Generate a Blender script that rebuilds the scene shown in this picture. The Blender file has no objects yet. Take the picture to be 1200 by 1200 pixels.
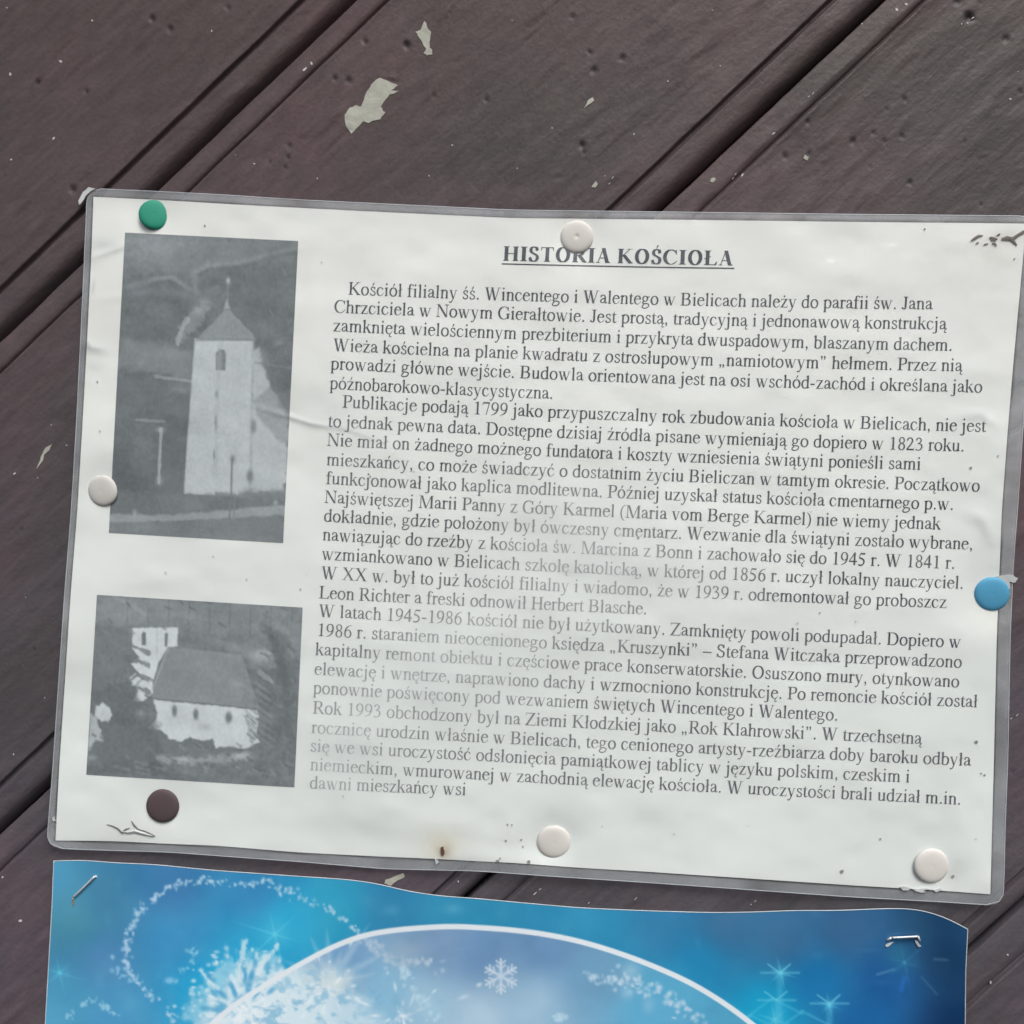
import bpy, math, random
import numpy as np
from mathutils import Vector, Euler, Matrix
from mathutils.geometry import delaunay_2d_cdt

SC = bpy.context.scene
COL = SC.collection

# ---------------------------------------------------------------- camera
CAM = np.array([0.00935, -0.35028, 0.005955])
ROT = (1.5762956, -0.0470486, 0.04599677)
FPX = 1290.0                                   # focal length in units of 1/1200 of the frame width
cd = bpy.data.cameras.new('camera'); cam = bpy.data.objects.new('camera', cd); COL.objects.link(cam)
cam.location = CAM; cam.rotation_euler = Euler(ROT, 'XYZ')
cd.sensor_width = 36.0; cd.lens = 36.0 * FPX / 1200; cd.clip_start = 0.01; cd.clip_end = 500
cd.dof.use_dof = True; cd.dof.focus_distance = 0.343; cd.dof.aperture_fstop = 7.5
SC.camera = cam
SC.render.resolution_x = SC.render.resolution_y = 1024

# ---------------------------------------------------------------- sky and sun: a soft, overcast day
world = bpy.data.worlds.new('World'); SC.world = world; world.use_nodes = True
wn, wl = world.node_tree.nodes, world.node_tree.links
SUN_EL, SUN_AZ = 52.0, 20.0                    # azimuth: degrees to the right of straight behind the camera
sky = wn.new('ShaderNodeTexSky'); sky.sky_type = 'NISHITA'; sky.sun_disc = False
sky.sun_elevation = math.radians(SUN_EL); sky.sun_rotation = math.radians(180 - SUN_AZ)
sky.air_density = 1.0; sky.dust_density = 4.0
hs = wn.new('ShaderNodeHueSaturation'); hs.inputs['Saturation'].default_value = 0.7
wl.new(sky.outputs[0], hs.inputs['Color']); wl.new(hs.outputs[0], wn['Background'].inputs['Color'])
wn['Background'].inputs['Strength'].default_value = 0.09
sd = bpy.data.lights.new('sun', 'SUN'); sd.energy = 1.5; sd.angle = math.radians(28); sd.color = (1, .985, .965)
sun = bpy.data.objects.new('sun', sd); COL.objects.link(sun)
az, el = math.radians(SUN_AZ), math.radians(SUN_EL)
to_sun = Vector((math.sin(az) * math.cos(el), -math.cos(az) * math.cos(el), math.sin(el)))
sun.rotation_euler = to_sun.to_track_quat('Z', 'Y').to_euler()
SC.view_settings.view_transform = 'Standard'; SC.view_settings.look = 'None'
SC.view_settings.exposure = 0.58; SC.view_settings.gamma = 1.0; SC.view_settings.use_curve_mapping = False
SC.cycles.use_denoising = True; SC.cycles.transparent_max_bounces = 16; SC.cycles.max_bounces = 8

RM = np.array(Euler(ROT, 'XYZ').to_matrix())


def P(x, y, h):
    """Surveyed place on the wall: where the sight line (x, y) meets the height h (metres) in front of the boards."""
    x = np.asarray(x, float); y = np.asarray(y, float); h = np.broadcast_to(np.asarray(h, float), x.shape)
    d = np.stack([(x - 600) / FPX, (600 - y) / FPX, -np.ones_like(x)], -1) @ RM.T
    t = (-h - CAM[1]) / d[..., 1]
    return CAM + d * t[..., None]


def px_of(W):
    q = (W - CAM) @ RM
    return 600 + FPX * q[..., 0] / -q[..., 2], 600 - FPX * q[..., 1] / -q[..., 2]


# ---------------------------------------------------------------- numpy value noise
_rs = np.random.RandomState(7)
_tab = _rs.rand(256, 256)


def vnoise(x, y, seed=0):
    x = np.asarray(x, float) + seed * 17.31; y = np.asarray(y, float) + seed * 9.77
    xi = np.floor(x).astype(int); yi = np.floor(y).astype(int)
    fx = x - xi; fy = y - yi
    fx = fx * fx * (3 - 2 * fx); fy = fy * fy * (3 - 2 * fy)
    a = _tab[xi % 256, yi % 256]; b = _tab[(xi + 1) % 256, yi % 256]
    c = _tab[xi % 256, (yi + 1) % 256]; d = _tab[(xi + 1) % 256, (yi + 1) % 256]
    return (a * (1 - fx) + b * fx) * (1 - fy) + (c * (1 - fx) + d * fx) * fy


def fbm(x, y, seed=0, o=4):
    r = 0; s = 0
    for k in range(o):
        r = r + vnoise(np.asarray(x) * 2 ** k, np.asarray(y) * 2 ** k, seed + k) / 2 ** k; s += 1 / 2 ** k
    return r / s


def sm(a, b, x):
    t = np.clip((x - a) / (b - a), 0, 1)
    return t * t * (3 - 2 * t)


def lin(c):
    c = np.asarray(c, float) / 255
    return np.where(c <= .04045, c / 12.92, ((c + .055) / 1.055) ** 2.4)


# ---------------------------------------------------------------- meshes and objects
def mesh(name, V, F, smooth=True, attr=None):
    V = np.asarray(V, np.float32)
    me = bpy.data.meshes.new(name)
    if isinstance(F, np.ndarray):
        n, k = F.shape
        me.vertices.add(len(V)); me.vertices.foreach_set('co', V.ravel())
        me.loops.add(n * k); me.loops.foreach_set('vertex_index', F.astype(np.int32).ravel())
        me.polygons.add(n); me.polygons.foreach_set('loop_start', np.arange(0, n * k, k, dtype=np.int32))
        me.update(calc_edges=True); me.validate()
    else:
        me.from_pydata(V.tolist(), [], F)
    if smooth:
        me.polygons.foreach_set('use_smooth', np.ones(len(me.polygons), bool))
    for an, a in (attr or {}).items():
        a = np.asarray(a, np.float32)
        if a.ndim == 1:
            at = me.attributes.new(an, 'FLOAT', 'POINT'); at.data.foreach_set('value', a)
        else:
            at = me.attributes.new(an, 'FLOAT_COLOR', 'POINT')
            at.data.foreach_set('color', np.concatenate([a, np.ones((len(a), 1), np.float32)], 1).ravel())
    me.update()
    return me


def obj(name, me, mat=None, parent=None, **props):
    o = bpy.data.objects.new(name, me); COL.objects.link(o)
    if mat and me: me.materials.append(mat)
    if parent is not None:
        o.parent = parent; o.matrix_parent_inverse = parent_inv(parent)
    for k, v in props.items(): o[k] = v
    return o


def parent_inv(p):
    # things stand unrotated at their own origin; meshes are given in world coordinates
    return Matrix.Translation(-p.location) if p.parent is None and p.type == 'EMPTY' else Matrix.Identity(4)


def thing(name, label, cat, loc=(0, 0, 0), group=None):
    o = bpy.data.objects.new(name, None); COL.objects.link(o); o.location = loc; o.empty_display_size = .01
    o['label'] = label; o['category'] = cat
    if group: o['group'] = group
    return o


def grid_faces(nr, nc):
    i = np.arange(nr * nc).reshape(nr, nc)
    return np.stack([i[:-1, :-1], i[1:, :-1], i[1:, 1:], i[:-1, 1:]], -1).reshape(-1, 4)


def tube(path, r, seg=8, caps=True):
    path = np.array(path, float); n = len(path)
    r = np.broadcast_to(np.asarray(r, float), (n,))
    V = []; up = np.array([0.13, -1, 0.07])
    t = np.gradient(path, axis=0)
    for i in range(n):
        d = t[i] / np.linalg.norm(t[i]); a = np.cross(d, up); a /= np.linalg.norm(a) + 1e-12; b = np.cross(d, a)
        for k in range(seg):
            q = 2 * math.pi * k / seg
            V.append(path[i] + r[i] * (a * math.cos(q) + b * math.sin(q)))
    F = [[i * seg + k, i * seg + (k + 1) % seg, (i + 1) * seg + (k + 1) % seg, (i + 1) * seg + k] for i in range(n - 1) for k in range(seg)]
    if caps: F += [list(range(seg))[::-1], list(range((n - 1) * seg, n * seg))]
    return V, F


def slab(poly_px, hfun, th, rough=0.0, seed=0, closed_n=3):
    """A thin chip with an irregular outline lying on a surface; poly in survey units, thickness in metres."""
    rnd = random.Random(seed); pts = []
    n = len(poly_px)
    for i in range(n):
        a = poly_px[i]; b = poly_px[(i + 1) % n]
        for k in range(closed_n):
            t = k / closed_n
            pts.append((a[0] + (b[0] - a[0]) * t + rnd.uniform(-rough, rough), a[1] + (b[1] - a[1]) * t + rnd.uniform(-rough, rough)))
    ar = sum(pts[i][0] * pts[(i + 1) % len(pts)][1] - pts[(i + 1) % len(pts)][0] * pts[i][1] for i in range(len(pts)))
    if ar > 0: pts = pts[::-1]
    vs, _, fs, _, _, of = delaunay_2d_cdt([Vector(q) for q in pts], [], [list(range(len(pts)))[::-1]], 0, 1e-4)
    tris = [f for f, o in zip(fs, of) if o]
    X = np.array([v.x for v in vs]); Y = np.array([v.y for v in vs])
    top = P(X, Y, hfun(X, Y) + th); bot = P(X, Y, hfun(X, Y) - .0002)
    m = len(vs); F = [list(f) for f in tris]
    cnt = {}
    for f in tris:
        for i in range(3):
            e = (f[i], f[(i + 1) % 3]); cnt[e] = 1
    for (a, b) in list(cnt):
        if (b, a) not in cnt: F.append([b, a, a + m, b + m])
    return np.concatenate([top, bot]), F


# ---------------------------------------------------------------- materials
def mat(name):
    m = bpy.data.materials.new(name); m.use_nodes = True
    nt = m.node_tree; b = nt.nodes.get('Principled BSDF')
    return m, nt, b


def node(nt, typ, **kw):
    n = nt.nodes.new(typ)
    for k, v in kw.items():
        if k.startswith('i_'): n.inputs[k[2:].replace('_', ' ')].default_value = v
        else: setattr(n, k, v)
    return n


def noise_bump(nt, b, scale, strength, dist, stretch=None, detail=5.0):
    tc = node(nt, 'ShaderNodeTexCoord'); src = tc.outputs['Object']
    if stretch:
        mp = node(nt, 'ShaderNodeMapping'); mp.inputs['Rotation'].default_value = stretch[0]; mp.inputs['Scale'].default_value = stretch[1]
        nt.links.new(src, mp.inputs[0]); src = mp.outputs[0]
    nz = node(nt, 'ShaderNodeTexNoise'); nz.inputs['Scale'].default_value = scale; nz.inputs['Detail'].default_value = detail
    nt.links.new(src, nz.inputs['Vector'])
    bp = node(nt, 'ShaderNodeBump'); bp.inputs['Strength'].default_value = strength; bp.inputs['Distance'].default_value = dist
    nt.links.new(nz.outputs[0], bp.inputs['Height']); nt.links.new(bp.outputs[0], b.inputs['Normal'])
    return nz, bp, src


def simple(name, col, rough=.5, scale=300, bump=.1, dist=.0004, var=.12, metal=0.0, spec=.5):
    m, nt, b = mat(name)
    nz, bp, src = noise_bump(nt, b, scale, bump, dist)
    cr = node(nt, 'ShaderNodeValToRGB'); e = cr.color_ramp.elements
    e[0].position = .3; e[1].position = .7
    e[0].color = (*[c * (1 - var) for c in col], 1); e[1].color = (*[min(1, c * (1 + var)) for c in col], 1)
    n2 = node(nt, 'ShaderNodeTexNoise'); n2.inputs['Scale'].default_value = scale * .35
    nt.links.new(src, n2.inputs['Vector']); nt.links.new(n2.outputs[0], cr.inputs[0]); nt.links.new(cr.outputs[0], b.inputs['Base Color'])
    b.inputs['Roughness'].default_value = rough; b.inputs['Metallic'].default_value = metal; b.inputs['Specular IOR Level'].default_value = spec
    return m


def wood_material():
    m, nt, b = mat('brown painted wood')
    tc = node(nt, 'ShaderNodeTexCoord')
    mp = node(nt, 'ShaderNodeMapping', vector_type='TEXTURE'); mp.inputs['Rotation'].default_value = (0, -math.radians(BANG), 0); mp.inputs['Scale'].default_value = (4, 1, 1)
    nt.links.new(tc.outputs['Object'], mp.inputs[0])
    big = node(nt, 'ShaderNodeTexNoise'); big.inputs['Scale'].default_value = 11; big.inputs['Detail'].default_value = 5
    nt.links.new(tc.outputs['Object'], big.inputs['Vector'])
    cr = node(nt, 'ShaderNodeValToRGB'); cr.color_ramp.elements[0].position = .36; cr.color_ramp.elements[1].position = .66
    cr.color_ramp.elements[0].color = (.056, .045, .041, 1); cr.color_ramp.elements[1].color = (.088, .052, .054, 1)
    nt.links.new(big.outputs[0], cr.inputs[0])
    fine = node(nt, 'ShaderNodeTexNoise'); fine.inputs['Scale'].default_value = 420; fine.inputs['Detail'].default_value = 6
    nt.links.new(mp.outputs[0], fine.inputs['Vector'])
    mul = node(nt, 'ShaderNodeMapRange'); mul.inputs['From Min'].default_value = .3; mul.inputs['From Max'].default_value = .7
    mul.inputs['To Min'].default_value = .82; mul.inputs['To Max'].default_value = 1.18
    nt.links.new(fine.outputs[0], mul.inputs['Value'])
    mp2 = node(nt, 'ShaderNodeMapping', vector_type='TEXTURE'); mp2.inputs['Rotation'].default_value = (0, -math.radians(BANG), 0); mp2.inputs['Scale'].default_value = (22, 1, 1)
    nt.links.new(tc.outputs['Object'], mp2.inputs[0])
    gr = node(nt, 'ShaderNodeTexNoise'); gr.inputs['Scale'].default_value = 520; gr.inputs['Detail'].default_value = 4; gr.inputs['Distortion'].default_value = .25
    nt.links.new(mp2.outputs[0], gr.inputs['Vector'])
    gm = node(nt, 'ShaderNodeMapRange'); gm.inputs['From Min'].default_value = .3; gm.inputs['From Max'].default_value = .7; gm.inputs['To Min'].default_value = .92; gm.inputs['To Max'].default_value = 1.07
    nt.links.new(gr.outputs[0], gm.inputs['Value'])
    m0 = node(nt, 'ShaderNodeMath', operation='MULTIPLY'); nt.links.new(mul.outputs[0], m0.inputs[0]); nt.links.new(gm.outputs[0], m0.inputs[1]); mul = m0
    at = node(nt, 'ShaderNodeAttribute'); at.attribute_name = 'tone'
    mm = node(nt, 'ShaderNodeMath', operation='MULTIPLY'); nt.links.new(mul.outputs[0], mm.inputs[0]); nt.links.new(at.outputs['Fac'], mm.inputs[1])
    vm = node(nt, 'ShaderNodeVectorMath', operation='SCALE'); nt.links.new(cr.outputs[0], vm.inputs[0]); nt.links.new(mm.outputs[0], vm.inputs['Scale'])
    # grey-blue sky sheen painted into the wood colour, stronger lower down the wall
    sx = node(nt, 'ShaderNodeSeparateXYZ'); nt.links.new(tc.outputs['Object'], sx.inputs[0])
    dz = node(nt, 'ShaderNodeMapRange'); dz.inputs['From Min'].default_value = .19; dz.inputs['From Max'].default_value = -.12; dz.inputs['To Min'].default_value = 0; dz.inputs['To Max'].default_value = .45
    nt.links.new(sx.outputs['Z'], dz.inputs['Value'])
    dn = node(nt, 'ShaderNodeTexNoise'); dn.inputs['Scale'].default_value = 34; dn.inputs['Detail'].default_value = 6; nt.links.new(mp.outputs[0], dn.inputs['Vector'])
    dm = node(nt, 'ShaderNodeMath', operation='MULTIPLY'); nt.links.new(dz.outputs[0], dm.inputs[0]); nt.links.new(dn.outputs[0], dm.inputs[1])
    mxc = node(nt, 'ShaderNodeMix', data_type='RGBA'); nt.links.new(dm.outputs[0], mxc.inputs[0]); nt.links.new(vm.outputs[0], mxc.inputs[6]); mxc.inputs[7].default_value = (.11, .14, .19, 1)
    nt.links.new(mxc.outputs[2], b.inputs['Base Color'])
    b.inputs['Roughness'].default_value = .5; b.inputs['Specular IOR Level'].default_value = .3
    rr = node(nt, 'ShaderNodeMapRange'); rr.inputs['To Min'].default_value = .42; rr.inputs['To Max'].default_value = .62
    nt.links.new(big.outputs[0], rr.inputs['Value']); nt.links.new(rr.outputs[0], b.inputs['Roughness'])
    mid = node(nt, 'ShaderNodeTexNoise'); mid.inputs['Scale'].default_value = 130; mid.inputs['Detail'].default_value = 6; mid.inputs['Roughness'].default_value = .62
    nt.links.new(mp.outputs[0], mid.inputs['Vector'])
    iso = node(nt, 'ShaderNodeTexNoise'); iso.inputs['Scale'].default_value = 700; iso.inputs['Detail'].default_value = 3
    nt.links.new(tc.outputs['Object'], iso.inputs['Vector'])
    ad = node(nt, 'ShaderNodeMath', operation='MULTIPLY_ADD'); ad.inputs[1].default_value = .2
    nt.links.new(iso.outputs[0], ad.inputs[0]); nt.links.new(mid.outputs[0], ad.inputs[2])
    a2 = node(nt, 'ShaderNodeMath', operation='MULTIPLY_ADD'); a2.inputs[1].default_value = .07; nt.links.new(gr.outputs[0], a2.inputs[0]); nt.links.new(ad.outputs[0], a2.inputs[2]); ad = a2
    bp = node(nt, 'ShaderNodeBump'); bp.inputs['Strength'].default_value = .62; bp.inputs['Distance'].default_value = .0010
    nt.links.new(ad.outputs[0], bp.inputs['Height']); nt.links.new(bp.outputs[0], b.inputs['Normal'])
    return m


def attr_material(name, an, rough=.6, spec=.4, bump=(900, .05, .0002), mulnoise=.06):
    m, nt, b = mat(name)
    nz, bp, src = noise_bump(nt, b, *bump)
    at = node(nt, 'ShaderNodeAttribute'); at.attribute_name = an
    mr = node(nt, 'ShaderNodeMapRange'); mr.inputs['To Min'].default_value = 1 - mulnoise; mr.inputs['To Max'].default_value = 1 + mulnoise
    nt.links.new(nz.outputs[0], mr.inputs['Value'])
    vm = node(nt, 'ShaderNodeVectorMath', operation='SCALE')
    nt.links.new(at.outputs['Color'], vm.inputs[0]); nt.links.new(mr.outputs[0], vm.inputs['Scale']); nt.links.new(vm.outputs[0], b.inputs['Base Color'])
    b.inputs['Roughness'].default_value = rough; b.inputs['Specular IOR Level'].default_value = spec
    return m


def toner_material():
    m, nt, b = mat('black toner with film glare')
    at = node(nt, 'ShaderNodeAttribute'); at.attribute_name = 'film_glare'  # lightens the ink where glare lies on the film above
    tc = node(nt, 'ShaderNodeTexCoord'); nz = node(nt, 'ShaderNodeTexNoise'); nz.inputs['Scale'].default_value = 260; nz.inputs['Detail'].default_value = 4
    nt.links.new(tc.outputs['Object'], nz.inputs['Vector'])
    ma = node(nt, 'ShaderNodeMapRange'); ma.inputs['From Min'].default_value = .3; ma.inputs['From Max'].default_value = .7; ma.inputs['To Min'].default_value = -.07; ma.inputs['To Max'].default_value = .07
    nt.links.new(nz.outputs[0], ma.inputs['Value'])
    ad = node(nt, 'ShaderNodeMath', operation='ADD', use_clamp=True); nt.links.new(at.outputs['Fac'], ad.inputs[0]); nt.links.new(ma.outputs[0], ad.inputs[1])
    mx = node(nt, 'ShaderNodeMix', data_type='RGBA'); mx.inputs[6].default_value = (.030, .038, .056, 1); mx.inputs[7].default_value = (.68, .71, .70, 1)
    nt.links.new(ad.outputs[0], mx.inputs[0]); nt.links.new(mx.outputs[2], b.inputs['Base Color']); b.inputs['Roughness'].default_value = .7
    return m


def film_material():
    m, nt, b = mat('cloudy laminating film'); nt.nodes.remove(b)
    out = nt.nodes['Material Output']
    tr = node(nt, 'ShaderNodeBsdfTransparent'); tr.inputs[0].default_value = (.985, .99, .985, 1)
    df = node(nt, 'ShaderNodeBsdfDiffuse'); df.inputs[0].default_value = (.72, .77, .80, 1)
    at = node(nt, 'ShaderNodeAttribute'); at.attribute_name = 'haze'
    tc = node(nt, 'ShaderNodeTexCoord'); nz = node(nt, 'ShaderNodeTexNoise'); nz.inputs['Scale'].default_value = 60; nz.inputs['Detail'].default_value = 5
    nt.links.new(tc.outputs['Object'], nz.inputs['Vector'])
    mr = node(nt, 'ShaderNodeMapRange'); mr.inputs['From Min'].default_value = .3; mr.inputs['From Max'].default_value = .7; mr.inputs['To Min'].default_value = .9; mr.inputs['To Max'].default_value = 1.1
    nt.links.new(nz.outputs[0], mr.inputs['Value'])
    mu = node(nt, 'ShaderNodeMath', operation='MULTIPLY'); nt.links.new(at.outputs['Fac'], mu.inputs[0]); nt.links.new(mr.outputs[0], mu.inputs[1])
    mx = node(nt, 'ShaderNodeMixShader'); nt.links.new(mu.outputs[0], mx.inputs[0]); nt.links.new(tr.outputs[0], mx.inputs[1]); nt.links.new(df.outputs[0], mx.inputs[2])
    gl = node(nt, 'ShaderNodeBsdfGlossy'); gl.inputs['Roughness'].default_value = .24
    n2 = node(nt, 'ShaderNodeTexNoise'); n2.inputs['Scale'].default_value = 42; n2.inputs['Detail'].default_value = 3
    nt.links.new(tc.outputs['Object'], n2.inputs['Vector'])
    bp = node(nt, 'ShaderNodeBump'); bp.inputs['Strength'].default_value = 1.0; bp.inputs['Distance'].default_value = .0035
    nt.links.new(n2.outputs[0], bp.inputs['Height']); nt.links.new(bp.outputs[0], gl.inputs['Normal'])
    fr = node(nt, 'ShaderNodeFresnel')
    ge = node(nt, 'ShaderNodeNewGeometry'); ir = node(nt, 'ShaderNodeMapRange'); ir.inputs['To Min'].default_value = 1.5; ir.inputs['To Max'].default_value = 1 / 1.5
    nt.links.new(ge.outputs['Backfacing'], ir.inputs['Value']); nt.links.new(ir.outputs[0], fr.inputs[0])   # the same reflectance from either side
    nt.links.new(bp.outputs[0], fr.inputs['Normal'])
    m2 = node(nt, 'ShaderNodeMixShader'); nt.links.new(fr.outputs[0], m2.inputs[0]); nt.links.new(mx.outputs[0], m2.inputs[1]); nt.links.new(gl.outputs[0], m2.inputs[2])
    nt.links.new(m2.outputs[0], out.inputs['Surface'])
    return m


# ---------------------------------------------------------------- serif lettering drawn from pen strokes
# every glyph is a set of overlapping convex pieces (stems, slabs, pen segments) united into one flat mesh
FONT_W = {}
for _s, _w in (('acezęćąźż', 444), ('bdghknopuvyńó', 500), ('ijltł', 278), ('fr', 333), ('sś', 389), ('m', 778), ('w', 722),
               ('ADGHKNOXRwV', 722), ('BCŁL', 640), ('PSŚ', 556), ('W', 944), ('M', 889), ('J', 389), ('I', 333), ('TZ', 611),
               ('0123456789–', 500), ('.,', 250), ('-()', 333), ('„”', 444), (' ', 250)):
    for _c in _s:
        FONT_W[_c] = _w
FONT_W['R'] = 667; FONT_W['z'] = FONT_W['ź'] = FONT_W['ż'] = 444; FONT_W['C'] = 667; FONT_W['B'] = 667; FONT_W['L'] = 611; FONT_W['Ł'] = 611


class Pen:
    def __init__(s, bold=False):
        s.S = 48 if not bold else 80          # half width of a thick stroke
        s.T = 17 if not bold else 20          # half width of a thin stroke
        s.C = 54 if not bold else 84          # half width of a capital stem
        s.p = []

    def poly(s, *pts):
        s.p.append([tuple(map(float, q)) for q in pts])

    def rect(s, x0, y0, x1, y1):
        s.poly((x0, y0), (x1, y0), (x1, y1), (x0, y1))

    def V(s, xc, y0, y1, h=None):
        h = h or s.S
        s.rect(xc - h, y0, xc + h, y1)

    def serif(s, xc, y, l=88, r=88, d=1, h=None):
        h = h or s.S
        s.poly((xc - l, y), (xc + r, y), (xc + r, y + d * 15), (xc + h, y + d * 44), (xc - h, y + d * 44), (xc - l, y + d * 15))

    def flag(s, xc, y):
        s.poly((xc + s.S, y), (xc + s.S, y - 60), (xc - s.S, y - 90), (xc - s.S - 55, y - 66), (xc - s.S - 55, y - 50))

    def ball(s, x, y, r, n=10):
        s.p.append([(x + r * math.cos(2 * math.pi * i / n), y + r * math.sin(2 * math.pi * i / n)) for i in range(n)])

    def diag(s, x0, y0, x1, y1, w):
        s.poly((x0 - w / 2, y0), (x0 + w / 2, y0), (x1 + w / 2, y1), (x1 - w / 2, y1))

    def brush(s, pts, a=None, b=None, smooth=4, taper=(1, 1)):
        a = a or s.S; b = b or s.T
        P = [np.array(q, float) for q in pts]
        path = []
        if smooth > 1:
            Q = [2 * P[0] - P[1]] + P + [2 * P[-1] - P[-2]]
            for i in range(1, len(Q) - 2):
                for k in range(smooth):
                    t = k / smooth
                    path.append(.5 * ((2 * Q[i]) + (-Q[i - 1] + Q[i + 1]) * t + (2 * Q[i - 1] - 5 * Q[i] + 4 * Q[i + 1] - Q[i + 2]) * t * t
                                      + (-Q[i - 1] + 3 * Q[i] - 3 * Q[i + 1] + Q[i + 2]) * t ** 3))
            path.append(P[-1])
        else:
            path = P
        path = np.array(path)
        d = np.gradient(path, axis=0)
        d /= np.linalg.norm(d, axis=1)[:, None] + 1e-9
        n = np.stack([-d[:, 1], d[:, 0]], 1)
        m = len(path)
        w = np.sqrt((a * n[:, 0]) ** 2 + (b * n[:, 1]) ** 2)
        tt = np.linspace(0, 1, m)
        w = w * (taper[0] + (1 - taper[0]) * np.minimum(tt * 3, 1)) * (taper[1] + (1 - taper[1]) * np.minimum((1 - tt) * 3, 1))
        L = path + n * w[:, None]; R = path - n * w[:, None]
        for i in range(m - 1):
            s.p.append([tuple(L[i]), tuple(R[i]), tuple(R[i + 1]), tuple(L[i + 1])])

    def arc(s, cx, cy, rx, ry, a0, a1, a=None, b=None, n=None, **k):
        n = n or max(6, int(abs(a1 - a0) / 18))
        if abs(a1 - a0) == 360: a1 += 360 / n; n += 1
        t = [math.radians(a0 + (a1 - a0) * i / n) for i in range(n + 1)]
        s.brush([(cx + rx * math.cos(q), cy + ry * math.sin(q)) for q in t], a, b, smooth=1, **k)

    # accents
    def acute(s, x, y=510):
        s.poly((x - 28, y), (x + 2, y), (x + 92, y + 130), (x + 76, y + 165), (x + 30, y + 160))

    def dot(s, x, y=600):
        s.ball(x, y, 48)

    def ogonek(s, x):
        s.brush([(x, 20), (x - 58, -50), (x - 70, -120), (x - 20, -165), (x + 50, -135)], 24, 15, 3)

    def slash(s, x, y=335, w=105):
        s.poly((x - w, y - 75), (x - w, y - 40), (x + w, y + 80), (x + w, y + 45))


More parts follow.
